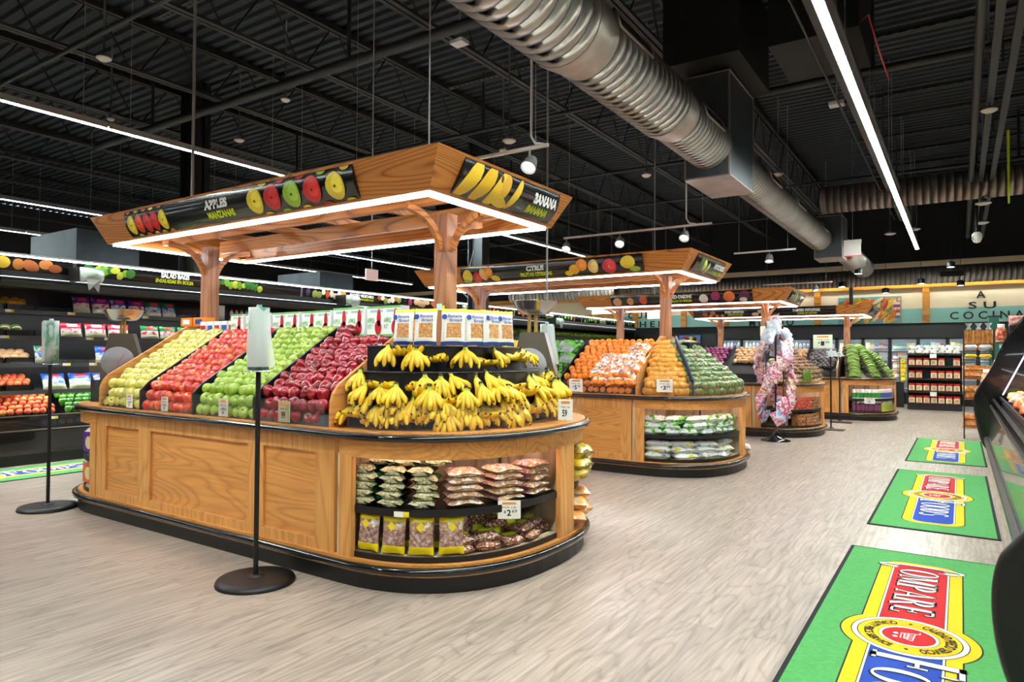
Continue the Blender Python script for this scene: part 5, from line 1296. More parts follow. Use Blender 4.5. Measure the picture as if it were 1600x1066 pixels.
JA = jar(.23, .048, (226, 230, 226), (236, 236, 236), (60, 140, 60)); JB = jar(.23, .048, (226, 226, 230), (236, 236, 240), (70, 90, 180)); JC = jar(.25, .048, (110, 60, 40), (236, 236, 236), (120, 60, 110)); JD = jar(.25, .048, (200, 206, 120), (236, 236, 236), (180, 190, 60))
for z, A_, B_, wd in ((.5, JA, JB, 'upper'), (.2, JC, JD, 'bottom')):
    for k in range(15):
        th = -80+5.6*k if k < 13 else -80+5.6*k; p = I4.end(th, .15)
        o = put(A_ if k < 8 else B_, 'jar', (p[0], p[1], z)); tag(o, '%s jar, %s from the left on the %s shelf below the plantains' % (('green-labelled', 'blue-labelled', 'purple-brown', 'yellow-green')[(0 if k < 8 else 1)+(0 if z > .4 else 2)], nth(k+1), wd), 'jar', 'jars on the %s shelf below the plantains' % wd)
p = I4.end(-62, .02); price_sign((p[0], p[1], .4), (1, .1, 0), 'white price card below the green-labelled jars', '2', '', .22, .14)
b = MB(); b.box(-3.35, -3.2, 14.08, 14.09, 1.9, 2.1); tag(b.build('hanging_card', cream_paper), 'small cream card on the post of the third canopy', 'card')
# ---------------------------------------------------------------- left refrigerated multideck cases
LX = -10.3
LEV = (.63, .965, 1.335, 1.706, 2.056)
def case_unit(y0, y1, label):
    t = thing('refrigerated_case', label, 'refrigerated case', (LX-.5, y0, 0), 'refrigerated cases along the left')
    b = MB(); b.box(LX-.02, LX-1.1, y0, y1, 0, .14, 0); b.build('kick_base', black_satin, t)
    b = MB(); b.extrude([(LX-.02, .14), (LX+.01, .2), (LX+.01, .44), (LX-.01, .6), (LX-.01, .64), (LX-.08, .64), (LX-.08, .6), (LX-1.1, .6), (LX-1.1, .14)][::-1], y0, y1, 'y'); b.build('front_panel', black_gloss, t)
    b = MB(); b.box(LX+.01, LX+.03, y0, y1, .455, .47); b.box(LX-.005, LX+.012, y0, y1, .645, .66); b.build('steel_rail', steel, t)
    b = MB(); b.box(LX-1.1, LX-1.02, y0, y1, .14, 2.6); b.build('back_panel', case_black, t)
    b = MB(); b.extrude([(LX-.0, 2.35), (LX+.05, 2.42), (LX+.03, 2.56), (LX-1.1, 2.6), (LX-1.1, 2.5), (LX-.1, 2.33)], y0, y1, 'y'); b.build('case_canopy', black_satin, t)
    for z in LEV[1:]:
        b = MB(); b.box(LX-1.02, LX-.25, y0+.01, y1-.01, z-.02, z); s = b.build('shelf', case_grey, t)
        b = MB(); b.box(LX-.25, LX-.235, y0+.01, y1-.01, z-.045, z+.012); b.build('price_rail', case_grey, s)
        b = MB(); b.box(LX-.26, LX-.256, y0+.01, y1-.01, z+.0, z+.06); b.build('shelf_guard', acryl, s)
        b = MB(); b.box(LX-.3, LX-.262, y0+.05, y1-.05, z-.03, z-.021); b.build('shelf_light', mat('shelf_fill_led', (245, 250, 255), emit=9.), s)  # added glow strip, hidden behind the rail to brighten the goods below
    b = MB(); b.box(LX-.2, LX-.1, y0+.02, y1-.02, 2.36, 2.372); b.build('top_fill_light', mat('case_fill_led', (245, 250, 255), emit=40.), t)  # added strip hidden by the canopy lip, brightens the case interior
    return t
for i in range(7):
    y0 = .2+3.4*i
    case_unit(y0, y0+3.39, 'black refrigerated case along the left side, %s from the near end' % nth(i+1))
b = MB(); b.box(LX-1.12, LX-.02, 24.0, 24.05, 0, 2.6); tag(b.build('case_end_panel', black_satin), 'black end panel closing the left cases at the far wall', 'panel')
t = thing('cornice_light', 'long white light strip along the top of the left cases', 'light', (LX, .2, 2.76))
b = MB(); b.box(LX-.03, LX+.03, .2, 24, 2.765, 2.79); b.build('housing', grey_p, t)
b = MB(); b.box(LX-.02, LX+.025, .25, 23.9, 2.745, 2.764); b.build('diffuser', mat('cornice_led', (255, 255, 255), emit=9.), t)
b = MB(); b.box(LX+.05, LX+.06, .25, 23.9, 2.47, 2.48); b.build('thin_light_line', mat('thin_led', (240, 250, 255), emit=.35), t)
# header sign panels
def header(y0, y1, words_, items, label):
    p0, p1 = Vector((LX+.0, y0, 2.565)), Vector((LX+.0, y1, 2.565)); u = Vector((0.02, 0, .185))
    f0 = sign_map(p0, p1, p0+u, p1+u, Vector((1, 0, 0)), .012)
    t = thing('header_sign', label, 'sign', (LX, y0, 2.56))
    g = lambda s, tt, lift=0.: f0(s, tt, lift)
    sign(t, g, y1-y0, .17, words_, items, name='sign_panel')
LG, DG, YG = (130, 180, 60), (60, 120, 50), (200, 210, 70)
def leaf_items(s0, s1, n, cols, r=(.25, .45)):
    out = []
    for i in range(n):
        out.append((s0+(s1-s0)*(i+.5)/n, rnd.uniform(.3, .7), rnd.uniform(*r), rnd.uniform(.25, .42), rnd.choice(cols), None, rnd.uniform(-.5, .5)))
    return out
pear = [(.08, .5, .5, .42, (214, 180, 60), None, 0), (.2, .45, .4, .4, (190, 120, 60), None, .5), (.3, .4, .6, .4, (196, 110, 60), None, -.4), (.42, .6, .5, .36, (210, 130, 70), None, .1), (.5, .35, .5, .3, (170, 90, 50), None, 0)]
header(3.0, 4.45, None, [(q[0]*1.0+.35, *q[1:]) for q in pear], 'black header sign with pears at the far left edge')
header(4.5, 8.35, [('SALAD BAGS', .31, .43, .48, .94, white_txt), ('ENSALADAS EN BOLSA', .29, .45, .08, .42, lime_txt)], leaf_items(.03, .2, 9, [LG, DG, YG])+leaf_items(.55, .78, 11, [LG, DG, YG]), 'black header sign with lettuce, lettered SALAD BAGS')
VC = [(220, 90, 40), (150, 160, 80), (230, 224, 210), (230, 150, 40)]
header(8.4, 12.3, [('PACKED VEGETABLE', .3, .47, .5, .84, white_txt), ('VEGETALES EMPAQUETADOS', .3, .47, .12, .4, lime_txt)], [(.03, .5, .3, .4, (70, 50, 90), None, 0)]+leaf_items(.06, .27, 8, VC)+leaf_items(.5, .68, 7, VC)+[(.76, .5, .4, .4, (170, 60, 100), None, 0)]+leaf_items(.8, .92, 4, [(210, 170, 130)], (.5, .7))+[(.97, .5, .7, .3, (226, 90, 30), None, -.3)], 'black header sign with mixed vegetables, lettered PACKED VEGETABLE')
header(12.35, 15.6, [('VEGETABLES', .28, .48, .5, .84, white_txt), ('VEGETALES', .3, .46, .12, .4, lime_txt)], [(.04, .5, .7, .3, (226, 90, 30), None, -.3)]+leaf_items(.62, .9, 5, [(200, 80, 60), (150, 50, 60), (220, 150, 120)]), 'black header sign partly hidden behind the canopy post')
header(15.65, 19.6, [('PEPPERS', .42, .54, .5, .84, white_txt), ('CHILES', .43, .53, .12, .4, lime_txt)], leaf_items(.03, .35, 6, [(200, 60, 50), (224, 120, 90), (120, 30, 40)])+leaf_items(.6, .9, 6, [(200, 60, 50), DG, LG]), 'black header sign with red peppers in the middle of the left case')
header(19.65, 23.9, [('GREENS', .3, .4, .5, .84, white_txt), ('VERDURAS', .3, .42, .12, .4, lime_txt)], leaf_items(.03, .25, 6, [LG, DG])+leaf_items(.5, .95, 9, [LG, DG]), 'black header sign with green leaves at the far end of the left case')
# bag roll dispensers hung on the headers
for i, (y, z) in enumerate(((4.55, 2.56), (9.35, 2.55), (17.6, 2.5))):
    x = LX+.32; t = thing('bag_roll_dispenser', 'green plastic bag roll hanging on the left case header, %s from the near end' % nth(i+1), 'bag dispenser', (x, y, z))
    b = MB(); b.lathe([(.001, -.13), (.1, -.13), (.1, .13), (.001, .13)], 20, 0, Matrix.Translation((x, y, z)) @ Matrix.Rotation(PI/2, 4, 'X')); b.build('bag_roll', blend_mat('green_roll', [(.4, (120, 160, 140)), (.6, (200, 216, 208))], 8, .3), t)
    b = MB(); b.box(x-.3, x-.02, y-.155, y-.14, z-.1, z+.1); b.build('bracket', black_satin, t); b = MB(); b.box(x-.3, x-.02, y+.14, y+.155, z-.1, z+.1); b.build('bracket', black_satin, t)
    b = MB(); b.add([(x+.09, y-.1, z-.04), (x+.09, y+.1, z-.04), (x+.07, y+.07, z-.24), (x+.05, y+.02, z-.16), (x+.08, y-.06, z-.22)], [(0, 1, 2, 3, 4)]); b.build('bag_tail', film_m, t)
def row_on(me, name, ys, x, z, label, cat, group, rot=(0, 0, 0), cols=1, dx=.1, dz=0., sc=1.):
    k = 0
    for r in range(cols):
        for i, y in enumerate(ys):
            k += 1; o = put(me, name, (x-dx*r+rnd.uniform(-.01, .01), y+rnd.uniform(-.008, .008)+(.04 if r % 2 else 0), z+dz*r), (rot[0]+rnd.uniform(-.1, .1), rot[1], rot[2]+rnd.uniform(-.2, .2)), sc)
            tag(o, (label % nth(i+1))+(', %s row back' % nth(r+1) if cols > 1 else ''), cat, group)
def fr(a, b_, s):
    n = int((b_-a)/s); return [a+s*(i+.5) for i in range(n)]
row_on(PEACH, 'peach', fr(3.55, 4.4, .095), LX-.1, .70, 'peach in the bottom deck, %s from the left edge', 'peach', 'peaches in the bottom deck of the left case', cols=5, dx=.08, dz=.048)
row_on(PEACH, 'peach', fr(3.55, 4.0, .095), LX-.3, .93, 'topmost peach in the bottom deck, %s from the left edge', 'peach', 'peaches in the bottom deck of the left case', cols=2, dx=.08, dz=.04)
row_on(PEPP, 'green_pepper', fr(4.42, 5.2, .1), LX-.1, .70, 'green bell pepper in the bottom deck, %s from the peaches', 'pepper', 'green peppers in the bottom deck of the left case', cols=6, dx=.08, dz=.05, sc=1.1)
def trays(y0, y1, z, n, wd):
    L_ = (y1-y0)/n
    for i in range(n):
        a = y0+L_*i; b = MB(); b.box(LX-.8, LX-.25, a+.01, a+L_-.01, z, z+.01)
        for (p, q, r, s) in ((LX-.8, LX-.25, a+.01, a+.02), (LX-.8, LX-.25, a+L_-.02, a+L_-.01), (LX-.26, LX-.25, a+.01, a+L_-.01)): b.box(p, q, r, s, z, z+.085)
        tag(b.build('fruit_tray', black_gloss), 'black plastic fruit tray %s of the left case, %s one' % (wd, nth(i+1)), 'tray')
trays(3.4, 4.12, LEV[1], 2, 'on the second deck'); trays(3.4, 4.12, LEV[2], 2, 'on the third deck'); trays(3.4, 4.12, LEV[3], 2, 'on the fourth deck'); trays(3.4, 4.12, LEV[4], 2, 'on the top deck')
row_on(PEACH, 'nectarine', fr(3.45, 4.1, .09), LX-.32, LEV[1]+.1, 'orange nectarine on the second deck, %s from the left edge', 'nectarine', 'nectarines on the second deck of the left case', cols=4, dx=.08, dz=.03)
row_on(POTA, 'brown_kiwi', fr(3.45, 4.1, .1), LX-.32, LEV[2]+.09, 'brown kiwi on the third deck, %s from the left edge', 'kiwi', 'kiwis on the third deck of the left case', cols=4, dx=.08, dz=.025, rot=(PI/2, 0, 0), sc=.85)
row_on(MANG, 'green_mango', fr(3.45, 4.1, .13), LX-.32, LEV[3]+.09, 'green mango on the fourth deck, %s from the left edge', 'mango', 'green mangoes on the fourth deck of the left case', cols=2, dx=.11, dz=.02, rot=(PI/2, 0, 0))
row_on(MANY, 'yellow_mango', fr(3.45, 4.1, .11), LX-.32, LEV[4]+.09, 'yellow mango on the top deck, %s from the left edge', 'mango', 'yellow mangoes on the top deck of the left case', cols=3, dx=.09, dz=.025, rot=(PI/2, 0, 0))
def pouch(name, c1, c2, c3, w=.24, h=.26, t=.09, seed=1):
    return bag_mesh(name, w, h, t, [blend_mat(name+'_foot', [(.3, (200, 214, 140)), (.6, (226, 232, 200)), (.8, (150, 180, 80))], 26, .25), blend_mat(name+'_band', [(.35, c2), (.5, (236, 236, 236)), (.62, c2)], 9, .25), blend_mat(name+'_top', [(.3, c1), (.6, c1), (.72, (236, 232, 236))], 8, .25), ink(c3, .3)], (0, 0, 0, 1, 1, 1, 2, 2, 2, 2), patch=(.3, .72, .68, .86, 3), seed=seed)
PUR = pouch('purple_salad_bag', (100, 40, 150), (214, 60, 60), (200, 50, 90), seed=21); PUB = pouch('purple_blue_salad_bag', (100, 40, 150), (40, 90, 190), (190, 60, 90), seed=22)
GRB = pouch('green_salad_bag', (20, 110, 80), (30, 90, 190), (200, 50, 60), seed=23); RWB = pouch('red_white_bag', (206, 40, 60), (226, 70, 80), (240, 236, 236), .3, .22, seed=24)
BLB = pouch('blue_salad_bag', (40, 90, 180), (60, 130, 210), (170, 40, 50), .3, .26, seed=25); GWB = pouch('green_red_bag', (30, 140, 70), (220, 60, 60), (220, 40, 50), .28, .22, seed=26)
def bag_row(me, ys, z, label, group, lean=.25, h=.26, x=None, n0=0):
    for i, y in enumerate(ys):
        stand_bag('salad_bag', me if not isinstance(me, list) else me[i % len(me)], (x or LX-.36), y, z, 90+rnd.uniform(-8, 8), h, label % nth(i+1+n0), 'bag', group, lean)
bag_row([PUR, PUR, PUB, PUR, GRB, GRB], fr(4.62, 6.2, .262), LEV[4], 'bright salad bag on the top shelf of the left case, %s from the left', 'salad bags on the top shelf of the left case')
bag_row([RWB], (4.62, 4.95, 5.27), LEV[3], 'red and white bag on the fourth deck of the left case, %s from the left', 'red and white bags on the fourth deck', h=.22)
bag_row([GWB], (5.75, 6.05, 6.35), LEV[3], 'green and red bag on the fourth deck behind the end board, %s from the left', 'green and red bags on the fourth deck', h=.22)
bag_row([BLB], (4.42, 4.76, 5.1), LEV[1], 'blue-topped salad bag on the second deck, %s from the left', 'blue salad bags on the second deck', h=.26, lean=.5)
bag_row([BLB], (5.1, 5.4), LEV[2], 'blue-labelled bag on the third deck behind the scale, %s from the left', 'blue bags on the third deck')
bag_row([GRB], (4.28,), LEV[2], 'green salad bag on the third deck beside the kiwis, %s from the left', None)
# cartons and bottles on the top shelf beyond
BOT = MB().lathe([(.035, 0), (.04, .01), (.04, .13), (.018, .18)], 10, 0).lathe([(.041, .04), (.041, .11)], 10, 1).lathe([(.02, .18), (.02, .21), (.001, .21)], 10, 1)
BRED = BOT.mesh('dressing_bottle', [ink((226, 226, 230)), ink((200, 40, 50))]); BBLU = BOT.mesh('dressing_bottle', [ink((230, 236, 240)), ink((50, 90, 190))])
for i, y in enumerate(fr(7.1, 9.6, .1)):
    o = put((BRED, BBLU)[(i//3) % 2], 'dressing_bottle', (LX-.33, y, LEV[4])); tag(o, '%s bottle on the top shelf of the left case, %s beyond the canopy post' % (('red-topped white', 'blue-topped white')[(i//3) % 2], nth(i+1)), 'bottle', 'dressing bottles on the top shelf of the left case')
b = MB(); b.box(LX-.36, LX-.3, 6.75, 7.0, LEV[4], LEV[4]+.26); tag(b.build('white_carton', kit_w), 'white carton on the top shelf between the salad bags and the bottles', 'carton')
LEAF = bag_mesh('lettuce_bunch', .24, .26, .14, [blend_mat('lettuce_leaf', [(.3, (90, 150, 40)), (.5, (150, 196, 60)), (.7, (210, 226, 130))], 22, .45)], (0,), seed=31, lump=.6)
PACK = pouch('teal_pack', (60, 160, 140), (120, 190, 160), (240, 240, 240), .2, .2, .12, seed=32)
for i, y in enumerate(fr(14.0, 23.6, .24)):
    o = put(LEAF, 'lettuce_bunch', (LX-.42, y, LEV[4]+.1), (rnd.uniform(-.3, .3), -.5, rnd.uniform(-.6, .6))); tag(o, 'leafy green bunch on the far top shelf of the left case, %s along it' % nth(i+1), 'lettuce', 'leafy greens at the far end of the left case')
    stand_bag('fresh_pack', PACK, LX-.34, y, LEV[3], 90, .2, 'teal and green pack under the leafy greens, %s along the left case' % nth(i+1), 'bag', 'teal packs at the far end of the left case', .2)
row_on(ORAN, 'orange', fr(14.2, 16.4, .11), LX-.3, LEV[2]+.06, 'orange on the third deck beyond the bananas, %s from the near side', 'orange', 'oranges on the third deck at the far end', cols=2, dx=.09, dz=.04)
PLN = {}
for (y, z) in ((3.75, LEV[4]), (4.5, LEV[4]), (5.3, LEV[4]), (5.55, LEV[4]), (3.7, LEV[3]), (4.75, LEV[3]), (5.0, LEV[3]), (4.45, LEV[2]), (4.8, LEV[2]), (4.9, LEV[1]), (4.2, .62)):
    x = LX-.23 if z > .7 else LX+.02
    PLN[z] = PLN.get(z, 0)+1; t = thing('price_label', 'small white and yellow price label on the %s rail of the left case, %s label' % ({LEV[4]: 'top', LEV[3]: 'fourth', LEV[2]: 'third', LEV[1]: 'second'}.get(z, 'bottom'), nth(PLN[z])), 'price label', (x, y, z))
    b = MB(); b.box(x, x+.003, y, y+.09, z-.028, z+.008); b.build('card', paper, t); b = MB(); b.box(x, x+.004, y+.065, y+.1, z-.028, z+.008); b.build('yellow_patch', yellow_p, t)

# ---------------------------------------------------------------- right-hand case, seen end on
rt = thing('open_display_case', 'black open display case along the right edge with bagged citrus', 'display case', (.8, 3.4, 0))
YA, YB = 3.45, 13.4
b = MB(); b.extrude([(.36, 0), (1.6, 0), (1.6, .12), (.34, .12)], YA, YB, 'y'); b.build('kick_base', black_satin, rt)
b = MB(); b.extrude([(.33, .1), (.31, .14), (.31, .2), (.34, .22), (.4, .2), (.4, .1)], YA, YB, 'y'); b.build('bumper', mat('bumper_metal', (58, 56, 53), .35, .6), rt)
b = MB(); b.extrude([(.35, .2), (.36, .3), (.41, .68), (.5, .7), (1.6, .7), (1.6, .2)], YA, YB, 'y'); b.build('front_panel', black_gloss, rt)
for (x, z) in ((.40, .70), (.44, .80), (.53, .84)):
    b = MB(); b.box(x-.012, x+.012, YA, YB, z, z+.035); b.build('lip_rail', mat('rail_metal', (70, 70, 72), .3, .6), rt)
b = MB(); b.box(.55, 1.5, YA, YB, .7, .78); b.box(1.45, 1.6, YA, YB, .7, 2.2); b.build('inner_liner', case_black, rt)
b = MB(); b.extrude([(.95, 2.1), (1.0, 2.2), (1.6, 2.2), (1.6, 2.1)], YA, YB, 'y'); b.build('case_canopy', black_satin, rt)
def smooth_poly(P_, k0, k1, n=5):
    out = list(P_[:k0])
    for i in range(k0, k1):
        a, b_, c, d = P_[max(i-1, k0)], P_[i], P_[i+1], P_[min(i+2, k1)]
        for j in range(n):
            t = j/n; out.append(tuple(.5*(2*b_[q]+(c[q]-a[q])*t+(2*a[q]-5*b_[q]+4*c[q]-d[q])*t*t+(3*b_[q]-a[q]-3*c[q]+d[q])*t**3) for q in (0, 1)))
    return out+list(P_[k1:])
PF = [(.38, 0), (.30, .12), (.24, .35), (.20, .62), (.20, .86), (.26, 1.02), (.40, 1.26), (.66, 1.86), (.9, 2.2), (1.6, 2.22), (1.6, 0)]
PF = smooth_poly(PF, 0, 8)
b = MB(); b.extrude(PF[::-1], YB, YB+.06, 'y'); b.build('end_panel', black_gloss, rt)
PN = [(.30, 0), (.2, .12), (.14, .3), (.12, .5), (.14, .66), (.2, .76), (.45, 1.1), (.8, 1.8), (.95, 2.2), (1.6, 2.22), (1.6, 0)]
PN = smooth_poly(PN, 0, 8)
b = MB(); b.extrude(PN[::-1], YA-.06, YA, 'y'); b.build('end_panel', black_satin, rt)
b = MB(); b.tube([(x, YA-.03, z) for x, z in PN[:41]], .022, 8); b.build('end_trim', mat('dark_trim', (40, 38, 36), .35, .3), rt)
b = MB(); b.tube([(x, YB+.03, z) for x, z in PF[:41]], .022, 8); b.build('end_trim', black_gloss, rt)
for z, x in ((1.2, .95), (1.6, 1.05)):
    b = MB(); b.box(x, 1.45, YA, YB, z-.015, z); s_ = b.build('shelf', case_grey, rt); b = MB(); b.box(x, x+.02, YA, YB, z-.03, z-.016); b.build('shelf_light', case_led, s_)
b = MB(); b.bar((.56, YB-.03, .9), (1.1, YB-.03, 2.1), .018, .018); b.build('side_light', mat('side_led', (225, 220, 255), emit=1.0), rt)
NETS = [bag_mesh('net_bag_o', .3, .24, .15, [blend_mat('net_orange2', [(.3, (226, 90, 30)), (.6, (246, 150, 50))], 24, .3, vor=True), blend_mat('net_label2', [(.4, (250, 110, 40)), (.55, (250, 120, 50)), (.6, (60, 30, 30)), (.64, (250, 120, 50))], 12, .35)], (0, 1, 1, 0), seed=41, lump=.3),
        bag_mesh('net_bag_r', .3, .24, .15, [blend_mat('net_red2', [(.3, (190, 30, 40)), (.5, (236, 200, 190)), (.7, (220, 60, 50))], 10, .3)], (0,), seed=42, lump=.3),
        bag_mesh('net_bag_y', .3, .24, .15, [blend_mat('net_yellow2', [(.3, (250, 190, 50)), (.5, (250, 226, 120)), (.7, (246, 240, 226))], 12, .3)], (0,), seed=43, lump=.3)]
n = 0
for i in range(26):
    for j in range(3):
        y = 4.2+i*.34; k = rnd.choice((0, 0, 0, 1, 2)); n += 1
        if y > 13: continue
        o = put(NETS[k], 'net_bag', (.72+.24*j+rnd.uniform(-.03, .03), y+rnd.uniform(-.05, .05), .86+.055*j+rnd.uniform(0, .04)), (rnd.uniform(-.3, .3), -.2, PI/2+rnd.uniform(-.5, .5)))
        tag(o, '%s net bag in the right display case, %s along it, %s row' % (('orange', 'red and white', 'yellow')[k], nth(i+1), ('front', 'middle', 'back')[j]), 'net bag', 'net bags in the right display case')
SN = [ink(c) for c in ((120, 80, 160), (220, 190, 60), (90, 150, 70), (210, 90, 70), (90, 140, 190))]
for i in range(22):
    y = 8.6+.22*i; b = MB(); b.box(.9, .98, y, y+.19, 2.225, 2.225+.28, 0); f = plane_map((.898, y+.17, 2.25), (0, -.15, 0), (0, 0, .22), .002); b.add([f(0, 0), f(1, 0), f(1, .55), f(0, .55)], [(0, 1, 2, 3)], 1)
    tag(b.build('snack_packet', [SN[i % 5], kit_w]), 'bright snack packet standing on top of the right case, %s from the near end' % nth(i+1), 'packet', 'snack packets on top of the right case')
t = thing('snack_packet', 'red and white bag standing beyond the packets above the right case', 'packet', (.7, 13.0, 2.34)); b = MB(); b.box(.66, .86, 13.47, 13.7, 1.9, 2.02); b.build('bracket', black_satin, t); o = put(NETS[1], 'pouch', (.06, .58, -.25), (PI/2, 0, 0), .75); o.parent = t
for i, (z, y) in enumerate(((1.0, 13.75), (1.75, 13.75))):
    b = MB(); b.lathe([(.07, 0), (.075, .02), (.075, .2), (.05, .25)], 14, 0, Matrix.Translation((.36+.2*i, y, z))); b.lathe([(.05, .25), (.05, .3), (.001, .3)], 14, 1, Matrix.Translation((.36+.2*i, y, z))); b.box(.28+.2*i, .7+.2*i, y-.1, y+.1, z-.02, z, 2)
    tag(b.build('spice_jar', [blend_mat('orange_jar', [(.4, (200, 60, 30)), (.6, (230, 190, 150))], 14, .2), white_p, black_satin]), 'white-lidded orange jar on the %s bracket at the far end of the right case' % ('lower', 'upper')[i], 'jar')

# ---------------------------------------------------------------- wire bread rack
bx0, bx1, by0, by1 = .05, .5, 14.95, 15.4
wr = thing('wire_rack', 'black wire rack with bread beyond the right display case', 'rack', ((bx0+bx1)/2, 15.1, 0))
for x in (bx0, bx1):
    for y in (by0, by1): b = MB(); b.tube([(x, y, .1), (x, y, 2.0)], .012, 6); b.build('upright', black_satin, wr)
for z in (.25, .75, 1.15, 1.45, 1.62):
    b = MB()
    for i in range(6): x = bx0+(bx1-bx0)*i/5; b.tube([(x, by0, z), (x, by1, z)], .005, 4, 0, False)
    for y in (by0, by1): b.tube([(bx0, y, z), (bx1, y, z)], .007, 4, 0, False); b.tube([(bx0, y, z+.12), (bx1, y, z+.12)], .007, 4, 0, False)
    for x in (bx0, bx1): b.tube([(x, by0, z+.12), (x, by1, z+.12)], .007, 4, 0, False)
    b.build('wire_shelf', black_satin, wr)
for x in (bx0, bx1):
    for y in (by0, by1):
        b = MB(); b.lathe([(.04, -.012), (.05, 0), (.04, .012)], 12, 0, Matrix.Translation((x, y, .05)) @ Matrix.Rotation(PI/2, 4, 'Y')); b.tube([(x, y, .05), (x, y, .12)], .01, 6); b.build('caster', black_satin, wr)
STK = MB()
for i in range(9): STK.tube([(-.07+.0175*i, rnd.uniform(-.05, .05), -.19), (-.07+.0175*i, rnd.uniform(-.05, .05), .17)], .014, 6)
STK.lathe([(.05, .18), (.02, .24), (.06, .3)], 10, 1)
STM = STK.mesh('breadstick_bag', [blend_mat('breadstick', [(.3, (170, 104, 40)), (.6, (214, 150, 80))], 16, .5), film])
for i in range(3):
    tag(put(STM, 'breadstick_bag', (.13+.15*i, 15.15, 1.83)), 'tied bag of long breadsticks on top of the wire rack, %s from the left' % nth(i+1), 'bread bag', 'bags of breadsticks on the wire rack')
ROLLB = bag_mesh('bread_roll_bag', .2, .24, .13, [blend_mat('crust', [(.3, (190, 96, 30)), (.55, (226, 140, 60)), (.75, (240, 200, 150))], 12, .4)], (0,), seed=51, lump=.5)
for z, wd in ((.3, 'bottom'), (.83, 'second'), (1.2, 'third')):
    for i in range(3):
        tag(put(ROLLB, 'bread_bag', (.14+.14*i, 15.12, z+.02), (PI/2-.3, 0, rnd.uniform(-.3, .3)), 1.15), 'bag of crusty rolls on the %s shelf of the wire rack, %s one' % (wd, nth(i+1)), 'bread bag', 'bags of rolls on the wire rack')
WB = bag_mesh('white_loaf', .2, .1, .1, [ink((226, 226, 232), .3)], (0,), seed=52); YB_ = bag_mesh('yellow_loaf', .2, .1, .1, [ink((236, 200, 40), .3)], (0,), seed=53)
for i in range(2):
    tag(put(WB, 'wrapped_loaf', (.16+.22*i, 15.1, 1.69)), 'white wrapped loaf below the breadsticks, %s from the left' % nth(i+1), 'bread', 'white loaves on the wire rack')
    tag(put(YB_, 'wrapped_loaf', (.16+.22*i, 15.1, 1.52)), 'yellow wrapped loaf below the white loaves, %s from the left' % nth(i+1), 'bread', 'yellow loaves on the wire rack')

# ---------------------------------------------------------------- black gondola with red packets
gx0, gx1, gy = -1.27, .02, 22.45
g = thing('shelf_unit', 'black shelf unit with rows of red-topped packets before the coolers', 'shelf unit', ((gx0+gx1)/2, gy, 0))
b = MB(); b.box(gx0, gx1, gy, gy+.5, 0, .16); b.box(gx0, gx1, gy+.5, gy+.55, 0, 1.6); b.build('frame', black_satin, g)
for z in (.17, .52, .88, 1.24, 1.58):
    b = MB(); b.box(gx0, gx1, gy-.01, gy+.5, z-.03, z); b.build('shelf', black_satin, g)
b = MB(); b.box(gx0-.015, gx0, gy+.2, gy+.55, 0, 1.6); b.box(gx1-.0, gx1+.015, gy+.2, gy+.55, 0, 1.6); b.build('side_panel', black_satin, g)
PKT = bag_mesh('red_packet', .16, .24, .1, [ink((226, 216, 180)), ink((206, 30, 34)), ink((196, 150, 90))], (1, 0, 0, 0, 0, 0, 0, 1, 1, 1), patch=(.3, .7, .25, .6, 2), seed=61)
for r, z in enumerate((.17, .52, .88, 1.24)):
    for i in range(7):
        if (r, i) in ((2, 2), (3, 5)): continue
        stand_bag('red_packet', PKT, gx0+.1+.18*i, gy+.09, z, rnd.uniform(-8, 8), .24, 'red-topped packet on the %s shelf up of the black shelf unit, %s from the left' % (nth(r+1), nth(i+1)), 'packet', 'red-topped packets on the black shelf unit', .1)
WP = bag_mesh('white_packet', .17, .16, .1, [blend_mat('white_pack', [(.4, (206, 202, 196)), (.6, (240, 238, 234))], 14, .35)], (0,), seed=62, lump=.3)
for r in range(3):
    for i in range(7):
        tag(put(WP, 'white_packet', (gx0+.1+.18*i+.05*(r % 2), gy+.1+.07*r, 1.64+.07*r), (.3, 0, rnd.uniform(-.2, .2))), 'white packet heaped on top of the black shelf unit, %s layer, %s from the left' % (nth(r+1), nth(i+1)), 'packet', 'white packets on top of the black shelf unit')
for i, z in enumerate((.5, 1.57)):
    b = MB(); b.box(-.72, -.56, gy-.03, gy-.02, z-.1, z+.02); tag(b.build('price_card', paper), 'white price card on the %s shelf edge of the black shelf unit' % ('lower', 'top')[i], 'price sign')
YK = bag_mesh('yellow_packet', .14, .12, .07, [ink((244, 220, 30))], (0,), seed=63); ysh = thing('side_rack', 'narrow black rack of yellow packets left of the black shelf unit', 'rack', (-1.4, 23.2, 0))
b = MB(); b.box(-1.62, -1.42, 23.2, 23.5, 0, .75); b.tube([(-1.52, 23.4, .7), (-1.52, 23.4, 1.5)], .015, 6); b.build('frame', black_satin, ysh)
for i in range(5): tag(put(YK, 'yellow_packet', (-1.42, 23.15, .84+.13*i), (PI/2-.2, 0, 0), 1.1), 'yellow packet hanging left of the black shelf unit, %s from the bottom' % nth(i+1), 'packet', 'yellow packets beside the black shelf unit')
t = thing('signboard_post', 'dark green upright sign behind the bread rack at right', 'sign', (.59, 17.5, 0)); b = MB(); b.box(.5, .68, 17.5, 17.6, 0, 2.35); b.build('panel', ink((24, 92, 74)), t); b = MB(); b.box(.48, .7, 17.49, 17.6, 2.35, 2.38); b.build('cap', black_satin, t)

